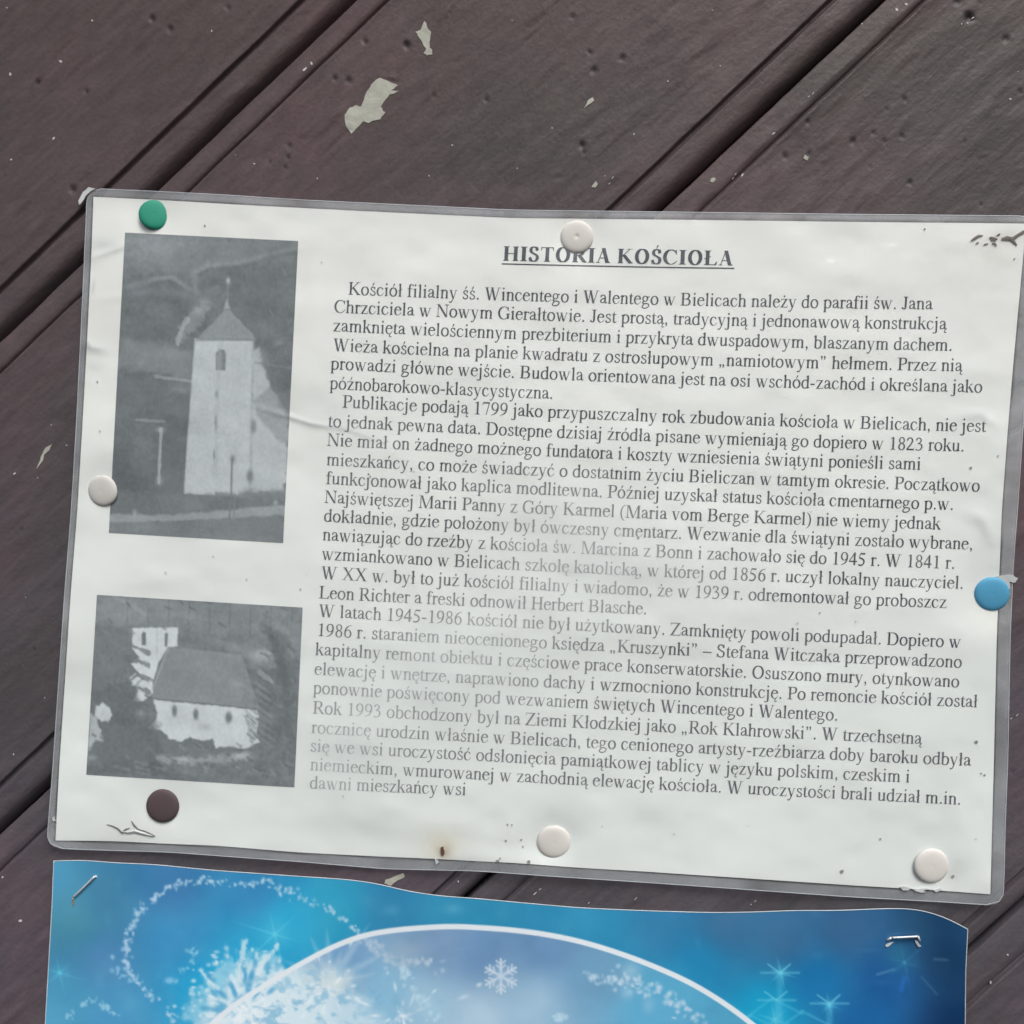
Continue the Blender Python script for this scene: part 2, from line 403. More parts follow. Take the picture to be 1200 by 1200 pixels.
def draw_glyph(ch, bold=False):
    g = Pen(bold)
    S, T, C = g.S, g.T, g.C
    base = {'ą': 'a', 'ć': 'c', 'ę': 'e', 'ł': 'l', 'ń': 'n', 'ó': 'o', 'ś': 's', 'ź': 'z', 'ż': 'z', 'Ś': 'S', 'Ł': 'L'}.get(ch, ch)
    c = base
    if c == 'a':
        g.brush([(88, 350), (110, 415), (195, 446), (285, 415), (318, 330)], 36, T); g.ball(86, 345, 35)
        g.V(323, 80, 340); g.brush([(323, 110), (340, 40), (385, 28), (440, 62)], 36, 16)
        g.brush([(300, 282), (200, 240), (110, 190), (82, 110), (120, 42), (190, 38), (300, 95)], 38, 16)
    elif c == 'b':
        g.V(113, 20, 683); g.flag(113, 683)
        g.brush([(140, 375), (200, 432), (290, 438), (390, 380), (428, 235), (395, 85), (290, 4), (190, 8), (113, 40)])
    elif c == 'c':
        g.arc(235, 225, 168, 222, 62, 318, taper=(.8, .3)); g.ball(352, 372, 36); g.brush([(360, 77), (385, 105), (410, 150)], 15, 10, 1)
        g.brush([(300, 425), (350, 395)], 30, 20, 1)
    elif c == 'd':
        g.V(385, 30, 683); g.flag(385, 683)
        g.brush([(370, 385), (310, 435), (220, 440), (110, 370), (68, 215), (110, 75), (210, 12), (300, 30), (375, 85)])
        g.poly((345, -10), (491, 46), (491, 60), (420, 62), (345, 60))
    elif c == 'e':
        g.arc(230, 225, 165, 222, 14, 312, taper=(1, .3)); g.rect(75, 262, 405, 292); g.brush([(340, 60), (385, 100), (415, 155)], 15, 10, 1)
    elif c == 'f':
        g.V(145, 0, 560); g.serif(145, 0, 120, 130); g.brush([(145, 530), (160, 620), (215, 668), (300, 655)], S, 15); g.ball(335, 622, 38); g.rect(20, 422, 309, 450)
    elif c == 'g':
        g.arc(215, 305, 128, 140, 0, 360, 36, 15); g.poly((300, 425), (470, 425), (470, 388), (330, 388))
        g.brush([(150, 180), (85, 120), (95, 70), (190, 52), (340, 45), (430, 0), (425, -85), (350, -160), (220, -200), (95, -180), (60, -110), (110, -40), (170, 10)], 30, 24)
    elif c == 'h':
        g.V(113, 0, 683); g.flag(113, 683); g.serif(113, 0); g.V(385, 0, 330); g.serif(385, 0)
        g.brush([(140, 360), (210, 425), (290, 435), (362, 395), (385, 300)])
    elif c in 'ij':
        g.flag(138, 460); g.ball(135, 630, 50)
        if c == 'i': g.V(138, 0, 460); g.serif(138, 0)
        else:
            g.V(138, -90, 460); g.brush([(138, -60), (120, -160), (50, -200), (-20, -188)], S, 15); g.ball(-32, -172, 32)
    elif c == 'k':
        g.V(113, 0, 683); g.flag(113, 683); g.serif(113, 0); g.diag(160, 225, 370, 440, 44); g.diag(430, 0, 235, 300, 105)
        g.rect(270, 434, 468, 450); g.serif(425, 0, 95, 85)
    elif c == 'l':
        g.V(138, 0, 683); g.flag(138, 683); g.serif(138, 0)
    elif c == 'm':
        for x in (132, 390, 648): g.V(x, 0, 330 if x > 200 else 460); g.serif(x, 0)
        g.flag(132, 460)
        for x in (132, 390): g.brush([(x + 20, 360), (x + 85, 425), (x + 160, 437), (x + 235, 395), (x + 258, 300)])
    elif c == 'n':
        g.V(122, 0, 460); g.V(385, 0, 330); g.serif(122, 0); g.serif(385, 0); g.flag(122, 460)
        g.brush([(140, 355), (210, 425), (290, 437), (362, 395), (385, 300)])
    elif c == 'o':
        g.arc(250, 225, 180, 221, 0, 360, n=20)
    elif c == 'p':
        g.V(118, -217, 440); g.flag(118, 460); g.serif(118, -217)
        g.brush([(140, 375), (205, 432), (290, 438), (392, 375), (430, 235), (395, 85), (290, 8), (200, 15), (130, 60)])
    elif c == 'r':
        g.V(118, 0, 460); g.flag(118, 460); g.serif(118, 0, 100, 115); g.brush([(140, 330), (195, 415), (255, 435), (300, 412)], 30, 18); g.ball(296, 402, 42)
    elif c == 's':
        g.brush([(310, 350), (270, 430), (195, 446), (115, 410), (98, 335), (150, 270), (265, 210), (325, 140), (300, 45), (200, 6), (115, 35), (75, 110)], 33, 20)
        g.rect(306, 320, 322, 455); g.rect(55, 0, 71, 145)
    elif c == 't':
        g.V(118, 70, 440); g.poly((78, 430), (157, 430), (157, 579), (144, 579), (78, 468)); g.rect(13, 422, 262, 450)
        g.brush([(118, 110), (135, 30), (185, 14), (275, 58)], 38, 18)
    elif c == 'u':
        g.V(112, 110, 450); g.V(375, 30, 450); g.rect(20, 434, 112, 450); g.rect(290, 434, 375, 450)
        g.brush([(112, 140), (135, 45), (205, 22), (290, 48), (360, 105)]); g.poly((335, -10), (480, 46), (480, 60), (410, 62), (335, 60))
    elif c == 'v':
        g.diag(248, -10, 92, 450, 88); g.diag(255, -10, 405, 450, 36); g.rect(14, 434, 215, 450); g.rect(330, 434, 480, 450)
    elif c == 'w':
        for x in (0, 225): g.diag(x + 238, -10, x + 90, 450, 88); g.diag(x + 245, -10, x + 395 - (55 if x == 0 else 0), 450, 36)
        g.rect(14, 434, 190, 450); g.rect(235, 434, 420, 450); g.rect(555, 434, 700, 450)
    elif c == 'y':
        g.diag(262, 0, 92, 450, 88); g.diag(255, -20, 405, 450, 36); g.rect(14, 434, 215, 450); g.rect(330, 434, 478, 450)
        g.brush([(262, 20), (200, -120), (145, -190), (80, -195)], 26, 22); g.ball(68, -185, 34)
    elif c == 'z':
        g.rect(45, 422, 405, 450); g.rect(30, 0, 415, 28); g.diag(90, 10, 350, 440, 100); g.poly((45, 450), (65, 450), (60, 330), (38, 330)); g.poly((395, 0), (415, 0), (428, 130), (408, 130))
    elif c == 'A':
        g.diag(560, 0, 350, 674, 2.15 * C); g.diag(105, 0, 345, 674, 42); g.rect(190, 205, 520, 235); g.serif(105, 0, 90, 90, h=18); g.serif(575, 0, 110, 130, h=C)
    elif c == 'B':
        g.V(150, 0, 662, C); g.rect(20, 0, 300, 28); g.rect(20, 634, 300, 662); g.rect(150, 325, 330, 355)
        g.brush([(300, 648), (400, 640), (480, 580), (490, 490), (440, 385), (320, 342)], C - 4, T); g.brush([(320, 340), (450, 320), (530, 250), (535, 150), (460, 40), (300, 14)], C, T)
    elif c in 'CG':
        g.arc(370, 331, 290, 330, 48, 312, C, 17, n=20, taper=(.5, .4)); g.poly((590, 662), (608, 662), (612, 450), (590, 450), (540, 560))
        if c == 'G': g.V(590, 40, 290, C); g.serif(590, 300, 110, 110, -1, C); g.brush([(540, 60), (590, 60)], 30, 30, 1)
        else: g.brush([(560, 95), (600, 120), (635, 170)], 16, 12, 1)
    elif c == 'D':
        g.V(150, 0, 662, C); g.rect(20, 0, 320, 28); g.rect(20, 634, 320, 662)
        g.brush([(290, 648), (430, 635), (560, 540), (628, 340), (560, 120), (430, 25), (290, 14)], C, T)
    elif c == 'O':
        g.arc(361, 331, 327 - C, 328, 0, 360, C, 17, n=22)
    elif c == 'H':
        for x in (150, 572):
            g.V(x, 0, 662, C); g.serif(x, 0, 130, 130, 1, C); g.serif(x, 662, 130, 130, -1, C)
        g.rect(150, 318, 572, 350)
    elif c == 'I':
        g.V(166, 0, 662, C); g.serif(166, 0, 148, 148, 1, C); g.serif(166, 662, 148, 148, -1, C)
    elif c == 'J':
        g.V(235, 120, 662, C); g.serif(235, 662, 130, 130, -1, C); g.brush([(235, 150), (215, 45), (150, 10), (70, 30)], C, 18); g.ball(62, 62, 46)
    elif c == 'K':
        g.V(160, 0, 662, C); g.serif(160, 0, 126, 130, 1, C); g.serif(160, 662, 126, 130, -1, C)
        g.diag(200, 290, 560, 650, 46); g.diag(620, 0, 290, 385, 2.2 * C); g.rect(440, 646, 690, 662); g.serif(620, 0, 130, 110, 1, C)
    elif c == 'L':
        g.V(155, 0, 662, C); g.serif(155, 662, 140, 150, -1, C); g.rect(12, 0, 560, 30); g.poly((540, 0), (562, 0), (598, 174), (578, 174), (470, 28))
    elif c == 'M':
        g.diag(130, 0, 130, 640, 40); g.serif(130, 0, 115, 110, 1, 20); g.V(745, 0, 662, C); g.serif(745, 0, 130, 120, 1, C); g.diag(440, 0, 185, 662, 100); g.diag(440, 0, 715, 662, 42)
        g.rect(12, 646, 200, 662); g.rect(690, 646, 863, 662)
    elif c == 'N':
        g.diag(115, 0, 115, 640, 36); g.serif(115, 0, 103, 120, 1, 18); g.diag(595, 0, 130, 662, 110); g.diag(600, 0, 600, 662, 36); g.serif(600, 662, 120, 107, -1, 18); g.rect(12, 646, 150, 662)
    elif c in 'PR':
        g.V(155, 0, 662, C); g.serif(155, 0, 139, 140, 1, C); g.rect(16, 634, 300, 662); g.rect(155, 300, 320, 328)
        g.brush([(280, 648), (400, 640), (478, 580), (488, 480), (440, 370), (300, 314)], C - 2, T)
        if c == 'R': g.diag(590, 0, 330, 330, 2.2 * C); g.serif(590, 0, 60, 80, 1, C)
    elif c == 'S':
        g.brush([(430, 500), (390, 610), (275, 658), (160, 620), (115, 520), (160, 420), (280, 350), (410, 270), (448, 165), (390, 45), (260, 4), (140, 50), (70, 170)], C - 4, 21)
        g.rect(436, 480, 456, 676); g.rect(44, -14, 64, 190)
    elif c == 'T':
        g.V(305, 0, 662, C); g.serif(305, 0, 145, 145, 1, C); g.rect(22, 630, 588, 662); g.poly((22, 662), (40, 662), (80, 640), (36, 500), (17, 500)); g.poly((588, 662), (570, 662), (530, 640), (574, 500), (593, 500))
    elif c == 'W':
        for x in (0, 310): g.diag(x + 300, -10, x + 110, 662, 110); g.diag(x + 305, -10, x + 500 - (70 if x == 0 else 0), 662, 42)
        g.rect(5, 646, 250, 662); g.rect(330, 646, 540, 662); g.rect(720, 646, 932, 662)
    elif c == 'X':
        g.diag(590, 0, 140, 662, 120); g.diag(105, 0, 575, 662, 46); g.rect(10, 0, 230, 16); g.rect(450, 0, 704, 16); g.rect(20, 646, 290, 662); g.rect(450, 646, 696, 662)
    elif c == 'Z':
        g.rect(30, 630, 570, 662); g.rect(12, 0, 590, 32); g.diag(90, 10, 500, 650, 120); g.poly((30, 662), (52, 662), (48, 500), (26, 500)); g.poly((575, 0), (590, 0), (600, 170), (580, 170))
    elif c == '0':
        g.arc(250, 331, 182, 332, 0, 360, 42, 14, n=20)
    elif c == '1':
        g.V(265, 0, 660); g.poly((305, 676), (225, 600), (111, 585), (111, 600), (280, 676)); g.serif(265, 0, 148, 130)
    elif c == '2':
        g.brush([(60, 500), (110, 620), (215, 652), (330, 590), (345, 470), (280, 330), (150, 170), (70, 60)], 42, 22); g.rect(30, 0, 440, 68); g.poly((420, 0), (440, 0), (475, 137), (458, 140))
    elif c == '3':
        g.brush([(70, 530), (130, 635), (220, 655), (325, 590), (325, 480), (240, 385), (160, 350)], 38, 18); g.brush([(180, 355), (300, 340), (382, 260), (380, 130), (290, 30), (160, 5), (90, 30)], 40, 18); g.ball(78, 36, 34)
    elif c == '4':
        g.V(330, 0, 676); g.rect(12, 167, 472, 232); g.brush([(30, 210), (330, 650)], 26, 26, 1)
    elif c == '5':
        g.poly((160, 662), (400, 662), (438, 676), (420, 590), (150, 590)); g.brush([(160, 640), (90, 420)], 16, 16, 1)
        g.brush([(90, 400), (230, 370), (345, 290), (375, 180), (310, 60), (190, 8), (90, 25)], 40, 36); g.ball(75, 35, 38)
    elif c in '69':
        if c == '6':
            g.arc(255, 205, 165, 205, 0, 360, 42, 15, n=18); g.brush([(90, 200), (110, 400), (230, 570), (440, 665)], 42, 14, taper=(1, .5))
        else:
            g.arc(245, 455, 165, 205, 0, 360, 42, 15, n=18); g.brush([(410, 460), (390, 260), (270, 90), (60, -12)], 42, 14, taper=(1, .5))
    elif c == '7':
        g.rect(60, 595, 440, 662); g.diag(260, -8, 415, 640, 50); g.poly((60, 662), (80, 662), (55, 515), (20, 515))
    elif c == '8':
        g.arc(250, 510, 135, 152, 0, 360, 36, 16, n=16); g.arc(250, 170, 155, 170, 0, 360, 40, 16, n=16)
    elif c == '.': g.ball(125, 42, 54)
    elif c == ',': g.ball(120, 45, 52); g.brush([(150, 50), (150, -40), (80, -120)], 26, 20, 3, taper=(1, .4))
    elif c == '-': g.rect(39, 194, 285, 257)
    elif c == '–': g.rect(0, 201, 500, 250)
    elif c == '(': g.brush([(300, 676), (150, 520), (85, 250), (150, -20), (300, -177)], 36, 10, taper=(.4, .4))
    elif c == ')': g.brush([(33, 676), (183, 520), (248, 250), (183, -20), (33, -177)], 36, 10, taper=(.4, .4))
    elif c == '„':
        for x in (0, 165): g.ball(x + 120, 45, 50); g.brush([(x + 148, 50), (x + 148, -40), (x + 85, -120)], 26, 20, 3, taper=(1, .4))
    elif c == '”':
        for x in (0, 165): g.ball(x + 110, 620, 50); g.brush([(x + 138, 620), (x + 138, 540), (x + 75, 455)], 26, 20, 3, taper=(1, .4))
    if ch in 'ćńóś': g.acute({'ć': 225, 'ń': 250, 'ó': 240, 'ś': 175}[ch])
    if ch == 'ź': g.acute(215)
    if ch == 'ż': g.dot(225, 590)
    if ch == 'Ś': g.acute(260, 700)
    if ch == 'ą': g.ogonek(400)
    if ch == 'ę': g.ogonek(330)
    if ch == 'ł': g.slash(138)
    if ch == 'Ł': g.slash(155, 330, 150)
    return g.p


GLYPHS = {}


def glyph(ch, bold=False):
    key = (ch, bold)
    if key not in GLYPHS:
        vs, fs = [], []
        for p in draw_glyph(ch, bold):
            ar = sum(p[i][0] * p[(i + 1) % len(p)][1] - p[(i + 1) % len(p)][0] * p[i][1] for i in range(len(p)))
            if abs(ar) < 40: continue
            if ar < 0: p = p[::-1]
            fs.append(list(range(len(vs), len(vs) + len(p)))); vs += [Vector(q) for q in p]
        if not vs:
            GLYPHS[key] = (np.zeros((0, 2)), [])
        else:
            v2, _, f2, _, _, of = delaunay_2d_cdt(vs, [], fs, 0, 1.0)
            tris = [f for f, o in zip(f2, of) if o]
            GLYPHS[key] = (np.array([(q.x, q.y) for q in v2]), tris)
    return GLYPHS[key]
# ================================================================ the board wall
BANG = 45.8
U2 = np.array([math.cos(math.radians(BANG)), math.sin(math.radians(BANG))])      # along the boards (x, z)
N2 = np.array([math.sin(math.radians(BANG)), -math.cos(math.radians(BANG))])     # across, towards the lower right
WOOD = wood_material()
#         gap centre, groove before it, step after it (mm across)
JOINTS = [(-283.0, -294.0, -274.0), (-166.0, -177.3, -157.7), (-48.3, -59.2, -38.8), (69.8, 61.9, 78.8), (187.9, 180.5, 199.4), (306.0, 296.0, 316.0)]

PITS = [(178, 22, 6), (199, 34, 5), (267, 9, 4), (428, 49, 5), (476, 53, 7), (392, 92, 5), (408, 94, 5), (337, 184, 4.5), (334, 196, 3.5), (338, 171, 4), (671, 19, 4.5),
        (691, 61, 4.5), (696, 82, 5), (682, 170, 6), (684, 178, 4), (729, 68, 5), (946, 143, 4.5), (920, 183, 4.5), (948, 180, 3.5), (1136, 20, 9), (1122, 1, 6), (1148, 2, 4),
        (1179, 45, 5), (1060, 116, 4), (1024, 156, 4), (1036, 165, 4), (1057, 159, 4), (999, 165, 5), (1066, 214, 5), (1196, 107, 4), (85, 222, 7), (101, 107, 4), (44, 97, 4),
        (316, 189, 3), (1020, 195, 3), (1040, 128, 3), (1130, 165, 3), (508, 112, 4), (570, 116, 4), (1167, 300, 3), (25, 620, 3), (40, 760, 3), (1188, 905, 4), (1150, 240, 3)]
RIDGES = [((605, 55), (636, 28), .35), (((585, 205)), (606, 185), .3), ((528, 75), (545, 62), .25), ((440, 91), (473, 94), .3), ((646, 209), (658, 203), .3), ((404, 160), (383, 182), .25),
          ((770, 60), (788, 44), .25), ((812, 70), (835, 52), .25), ((30, 108), (66, 74), .25), ((85, 218), (110, 200), .4), ((380, 190), (372, 200), .2), ((960, 192), (971, 188), .2),
          ((1145, 185), (1160, 181), .2), ((516, 36), (530, 4), .35), ((497, 20), (513, 3), .3), ((60, 250), (92, 222), .3), ((1182, 842), (1196, 838), .2)]


def to_uv(px, py):
    W = P(px, py, 0.0)
    q = np.stack([W[..., 0], W[..., 2]], -1) * 1000
    return q @ U2, q @ N2


def plank(i, parent):
    g0, _, c0 = JOINTS[i]; g1, a1, _ = JOINTS[i + 1]
    c = c0 - g0; a = g1 - a1; W = g1 - g0
    s = [.45, .46, .5, .6, .7, .9, 1.1] + list(np.arange(1.6, c - 1.2, .6)) + list(np.arange(c - 1.2, c + 1.3, .2)) + list(np.arange(c + 1.6, W - a - 1.8, .75)) \
        + list(W - a + np.arange(-1.6, 1.7, .2)) + list(np.arange(W - a + 2.0, W - 1.2, .5)) + [W - 1.1, W - .9, W - .7, W - .65, W - .6, W - .56, W - .55]
    s = np.array(s)
    seen = i in (1, 2) or i == 0
    lo, hi = (-250, 250)
    u = np.concatenate([np.arange(-330, lo, 3.0), np.arange(lo, hi, .62 if i in (0, 1, 2) else .9), np.arange(hi, 331, 3.0)])
    S, Ug = np.meshgrid(s, u)
    wob = (fbm(Ug / 14, Ug * 0 + i * 3.1, 3 + i) - .5) * .9
    wob2 = (fbm(Ug / 5, Ug * 0 + i * 5.7, 9 + i) - .5) * .5
    e = W - S
    h = np.zeros_like(S)
    # first edge strip: tilts away towards the step
    t = np.clip(S / c, 0, 1)
    strip = -.15 - .8 * (1 - t) ** 1.4 - .9 * sm(.72, 1.02, t)
    mix = sm(c - .35, c + .35, S + wob * .35)
    h = strip * (1 - mix) + 0 * mix
    h -= .7 * np.exp(-((S - c + .25 + wob * .35) / .42) ** 2)
    h += .12 * np.exp(-((S - c - .9) / .8) ** 2)
    # groove before the last strip
    ga = np.exp(-(np.abs(e - a + wob * .3) / .74) ** 3)
    h -= 1.7 * ga
    r = np.clip((a - 1.0 - e) / (a - 1.2), 0, 1)
    h -= (.15 * (e < a)) + 6.5 * r ** 6
    h -= 1.2 * np.clip((.95 - S) / .6, 0, 1) ** 2 * (1 + wob2)
    # surface undulation, brushed paint
    X = U2[0] * Ug + N2[0] * (g0 + S); Z = U2[1] * Ug + N2[1] * (g0 + S)
    h += (fbm(Ug / 55, S / 16, 20 + i, 3) - .5) * .9 + (fbm(Ug / 11, S / 3.2, 40 + i, 4) - .5) * .34
    h += np.clip(fbm(Ug / 20, S / 5, 60 + i, 4) - .6, 0, 1) * 1.2
    tone = np.ones_like(S)
    V = g0 + S
    for (x, y, rr) in PITS:
        pu, pv = to_uv(x, y)
        if not (g0 < pv < g1): continue
        near = (np.abs(Ug - pu) < 6) & (np.abs(V - pv) < 6)
        el_ = 1.0 + .6 * ((x * 7 + y * 3) % 10) / 10
        d = np.hypot((Ug - pu) / el_, V - pv) / (rr * .14) * (.75 + .5 * vnoise(Ug * 1.7, V * 1.7, 15)); d = np.where(near, d, 9)
        k = np.exp(-d ** 2.5)
        h -= k * rr * .12; tone *= 1 - .7 * k
        h += .05 * np.exp(-((d - 1.7) / .5) ** 2)
    for (p0, p1, am) in RIDGES:
        u0, v0 = to_uv(*p0); u1, v1 = to_uv(*p1)
        if not (g0 < v0 < g1): continue
        du, dv = u1 - u0, v1 - v0; L = math.hypot(du, dv)
        tt = np.clip(((Ug - u0) * du + (V - v0) * dv) / L ** 2, 0, 1)
        side = ((Ug - u0) * dv - (V - v0) * du) / L
        dist = np.hypot(Ug - u0 - tt * du, V - v0 - tt * dv)
        h += am * 1.3 * np.exp(-(dist / .7) ** 2) * np.tanh(side / .35) * np.sin(np.clip(tt, .01, .99) * math.pi) * (.4 + 1.2 * vnoise(Ug * .6, V * .6, 4))
    tone *= .96 + .08 * fbm(Ug / 30, S / 6, 80 + i, 3)
    h[:, 0] = -13; h[:, -1] = -13; h[:, 1] = -6; h[:, -2] = -9
    off = wob2 * .5 * (1 - sm(0, 2.5, S))
    S2 = S + off
    X = U2[0] * Ug + N2[0] * (g0 + S2); Z = U2[1] * Ug + N2[1] * (g0 + S2)
    pts = np.stack([X, -h, Z], -1).reshape(-1, 3) / 1000
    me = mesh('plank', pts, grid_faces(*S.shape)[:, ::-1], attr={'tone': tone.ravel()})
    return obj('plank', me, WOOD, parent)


wall = thing('board_wall', 'wall of dark brown painted diagonal boards with moulded edges behind the two notices', 'wall', (0, 0, -.3))
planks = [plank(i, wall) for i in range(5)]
# rail behind the joints
v, f = [], []
for (x, z) in ((-.6, -.6), (.6, -.6), (.6, .6), (-.6, .6)): v += [(x, .0135, z), (x, .02, z)]
f = [[0, 2, 4, 6][::-1], [1, 3, 5, 7], [0, 1, 3, 2], [2, 3, 5, 4], [4, 5, 7, 6], [6, 7, 1, 0]]
f[0] = [0, 2, 4, 6]
DARKWOOD = simple('bare dark backing', (.02, .018, .018), .9, 60, .3)
obj('backing_board', mesh('backing_board', v, f, False), DARKWOOD, wall)

PRIMER = simple('pale bared primer', (.38, .385, .33), .85, 500, .5, .0004, .14)
DUST = simple('whitish paint dust', (.50, .49, .46), .9, 700, .3)
zero = lambda x, y: np.zeros_like(np.asarray(x, float)) + .0001


def plank_at(x, y):
    _, v = to_uv(x, y)
    for i in range(5):
        if JOINTS[i][0] <= v < JOINTS[i + 1][0]: return planks[i]
    return planks[-1]


CHIPS = [
    [(444, 91), (452, 94), (467, 100), (458, 105), (468, 107), (457, 110), (446, 125), (451, 132), (446, 139), (432, 143.6), (425, 142), (411.6, 157), (405, 147), (403, 134), (410, 126), (417, 123), (423, 125), (428, 112), (435, 99)],
    [(498, 24), (501, 33), (505, 38), (503, 54), (507, 60), (507, 64), (500, 65), (496.5, 62), (499, 57), (492, 45), (487, 37), (492.5, 35)],
    [(695, 113.6), (696, 118), (684, 127), (689, 118)],
    [(698, 212), (701, 216), (697, 220), (693, 219)],
    [(61, 521), (58, 527), (52, 533), (50, 540), (42, 550), (46, 542), (48, 534), (53, 525)],
    [(450, 1035), (452, 1031), (468, 1025), (473, 1023), (474, 1028), (462, 1034), (458, 1038)],
    [(943, 181), (948, 184), (946, 188), (941, 185)],
    [(834, 209), (838, 208), (839, 211), (835, 214), (832, 213)]]
def board_h(x, y):
    # matches the relief of the plank there closely enough for a chip to lie on it
    x = np.asarray(x, float); y = np.asarray(y, float)
    uu, vv = to_uv(x, y); r = np.zeros_like(uu)
    for i in range(5):
        g0, _, c0 = JOINTS[i]; g1, a1, _ = JOINTS[i + 1]; S = vv - g0; c = c0 - g0; a = g1 - a1; e = g1 - vv
        m = (vv >= g0) & (vv < g1)
        t = np.clip(S / c, 0, 1)
        h = (-.15 - .8 * (1 - t) ** 1.4 - .9 * sm(.72, 1.02, t)) * (1 - sm(c - .35, c + .35, S)) - .15 * (e < a) - 6.5 * np.clip((a - 1.0 - e) / (a - 1.2), 0, 1) ** 6
        h = h + (fbm(uu / 55, S / 16, 20 + i, 3) - .5) * .9 + (fbm(uu / 11, S / 3.2, 40 + i, 4) - .5) * .34 + np.clip(fbm(uu / 20, S / 5, 60 + i, 4) - .6, 0, 1) * 1.2
        r = np.where(m, h, r)
    return r / 1000


for k, c in enumerate(CHIPS):
    V, F = slab(c, board_h, .00016, .8 if k < 2 else .4, k)
    obj('paint_chip', mesh('paint_chip', V, F, False), PRIMER, plank_at(*c[0]))
SPECKS = [(71, 72, 3, 1), (12, 87, 3, 1), (63, 162, 2.6, 1), (13, 187, 2, 1), (108, 24, 2, 1), (248, 36, 2, 1), (357, 81, 3, 2), (365, 74, 2.5, 1), (372, 209, 1.4, 1), (530, 170, 1.5, 1), (503, 206, 1.5, 1),
          (606, 197, 1.3, 1), (647, 150, 1.5, 1), (783, 95, 1.4, 1), (743, 157, 1.6, 1), (844, 77, 1.4, 1), (907, 156, 2.6, 2), (870, 205, 2, 2), (862, 204, 1.6, 3), (859, 209, 1.4, 3),
          (1051, 11, 3.4, 1), (1062, 5, 3, 1), (1127, 28, 1.6, 1), (1134, 27, 2, 1), (1140, 21, 2, 2), (1184, 116, 2.6, 1), (948, 113, 1.6, 3), (953, 109, 1.5, 3), (799, 211, 1.5, 3), (791, 217, 1.6, 3),
          (785, 224, 1.7, 2), (780, 232, 1.4, 2), (788, 228, 1.2, 1), (17, 555, 2, 2), (16, 884, 1.8, 1), (52, 818, 1.2, 3), (24, 1079, 3, 1), (3, 1028, 2.4, 1), (537, 1033, 2, 1), (627, 1047, 2, 3),
          (633, 1042, 1.4, 3), (1161, 1151, 2.8, 1), (1181, 1119, 2, 1), (745, 1053, 1.8, 3), (690, 1058, 1.4, 2), (8, 9, 1.2, 1), (1193, 84, 1.3, 1), (709, 206, 1.2, 1), (718, 208, 1.5, 3), (714, 215, 1.3, 3),
          (298, 192, 1.8, 1), (354, 45, 2.2, 1), (352, 41, 1.5, 1), (835, 12, 1.2, 1), (600, 24, 1.2, 1), (276, 182, 1.2, 1), (1010, 28, 1.4, 1), (44, 560, 1.3, 1), (1192, 838, 1.6, 3), (1185, 842, 1.4, 3),
          (885, 1056, 1.4, 3), (880, 1060, 1.2, 2), (60, 498, 1.4, 1), (30, 700, 1, 1), (78, 522, 1.3, 1)]
for i, pl in enumerate(planks):
    VV, FF = [], []
    rnd = random.Random(i)
    sp = [q for q in SPECKS if plank_at(q[0], q[1]) is pl]
    for _ in range(14):
        x, y = rnd.uniform(0, 1200), rnd.uniform(0, 1200)
        if plank_at(x, y) is pl and (y < 240 or x < 60 or x > 1180): sp.append((x, y, rnd.uniform(.5, .95), rnd.choice((1, 1, 2))))
    for (x, y, r, el_) in sp:
        n = 7; ang = rnd.uniform(.6, 1.0) if el_ > 1 else rnd.uniform(0, 3)
        q = []
        for k in range(n):
            t = 2 * math.pi * k / n; rr = r * .62 * rnd.uniform(.6, 1.15)
            a_, b_ = rr * (1 + .55 * (el_ - 1) + .25) * math.cos(t), rr * .8 / (1 + .2 * (el_ - 1)) * math.sin(t)
            q.append((x + a_ * math.cos(-ang) - b_ * math.sin(-ang), y + a_ * math.sin(-ang) + b_ * math.cos(-ang)))
        v_, f_ = slab(q, board_h, .00012, 0, 0, 1)
        o0 = len(VV); VV += list(v_); FF += [[j + o0 for j in ff] for ff in f_]
    if VV: obj('paint_specks', mesh('paint_specks', VV, FF, False), DUST, pl, kind='stuff')

# ================================================================ the laminated notice
def poly_interp(pts, n, by):
    p = np.array(pts, float); k = p[:, by]
    q = np.linspace(k[0], k[-1], n)
    # smooth the measured corners of the outline a little
    xs = np.linspace(k[0], k[-1], 400); sgn = 1 if k[-1] > k[0] else -1
    o = np.interp(xs * sgn, k * sgn, p[:, 1 - by])
    pad = np.concatenate([2 * o[0] - o[12:0:-1], o, 2 * o[-1] - o[-2:-14:-1]])
    o = np.convolve(pad, np.hanning(25) / np.hanning(25).sum(), 'valid')
    v = np.interp(q * sgn, xs * sgn, o)
    v[0] = p[0, 1 - by]; v[-1] = p[-1, 1 - by]
    return np.stack([q, v], 1) if by == 0 else np.stack([v, q], 1)


def coons(top, bottom, left, right, ns, nt_):
    T = poly_interp(top, ns, 0); B = poly_interp(bottom, ns, 0); L = poly_interp(left, nt_, 1); R = poly_interp(right, nt_, 1)
    s = np.linspace(0, 1, ns)[None, :, None]; t = np.linspace(0, 1, nt_)[:, None, None]
    G = (1 - t) * T[None] + t * B[None] + (1 - s) * L[:, None] + s * R[:, None] - ((1 - s) * (1 - t) * T[0] + s * (1 - t) * T[-1] + (1 - s) * t * B[0] + s * t * B[-1])
    return G


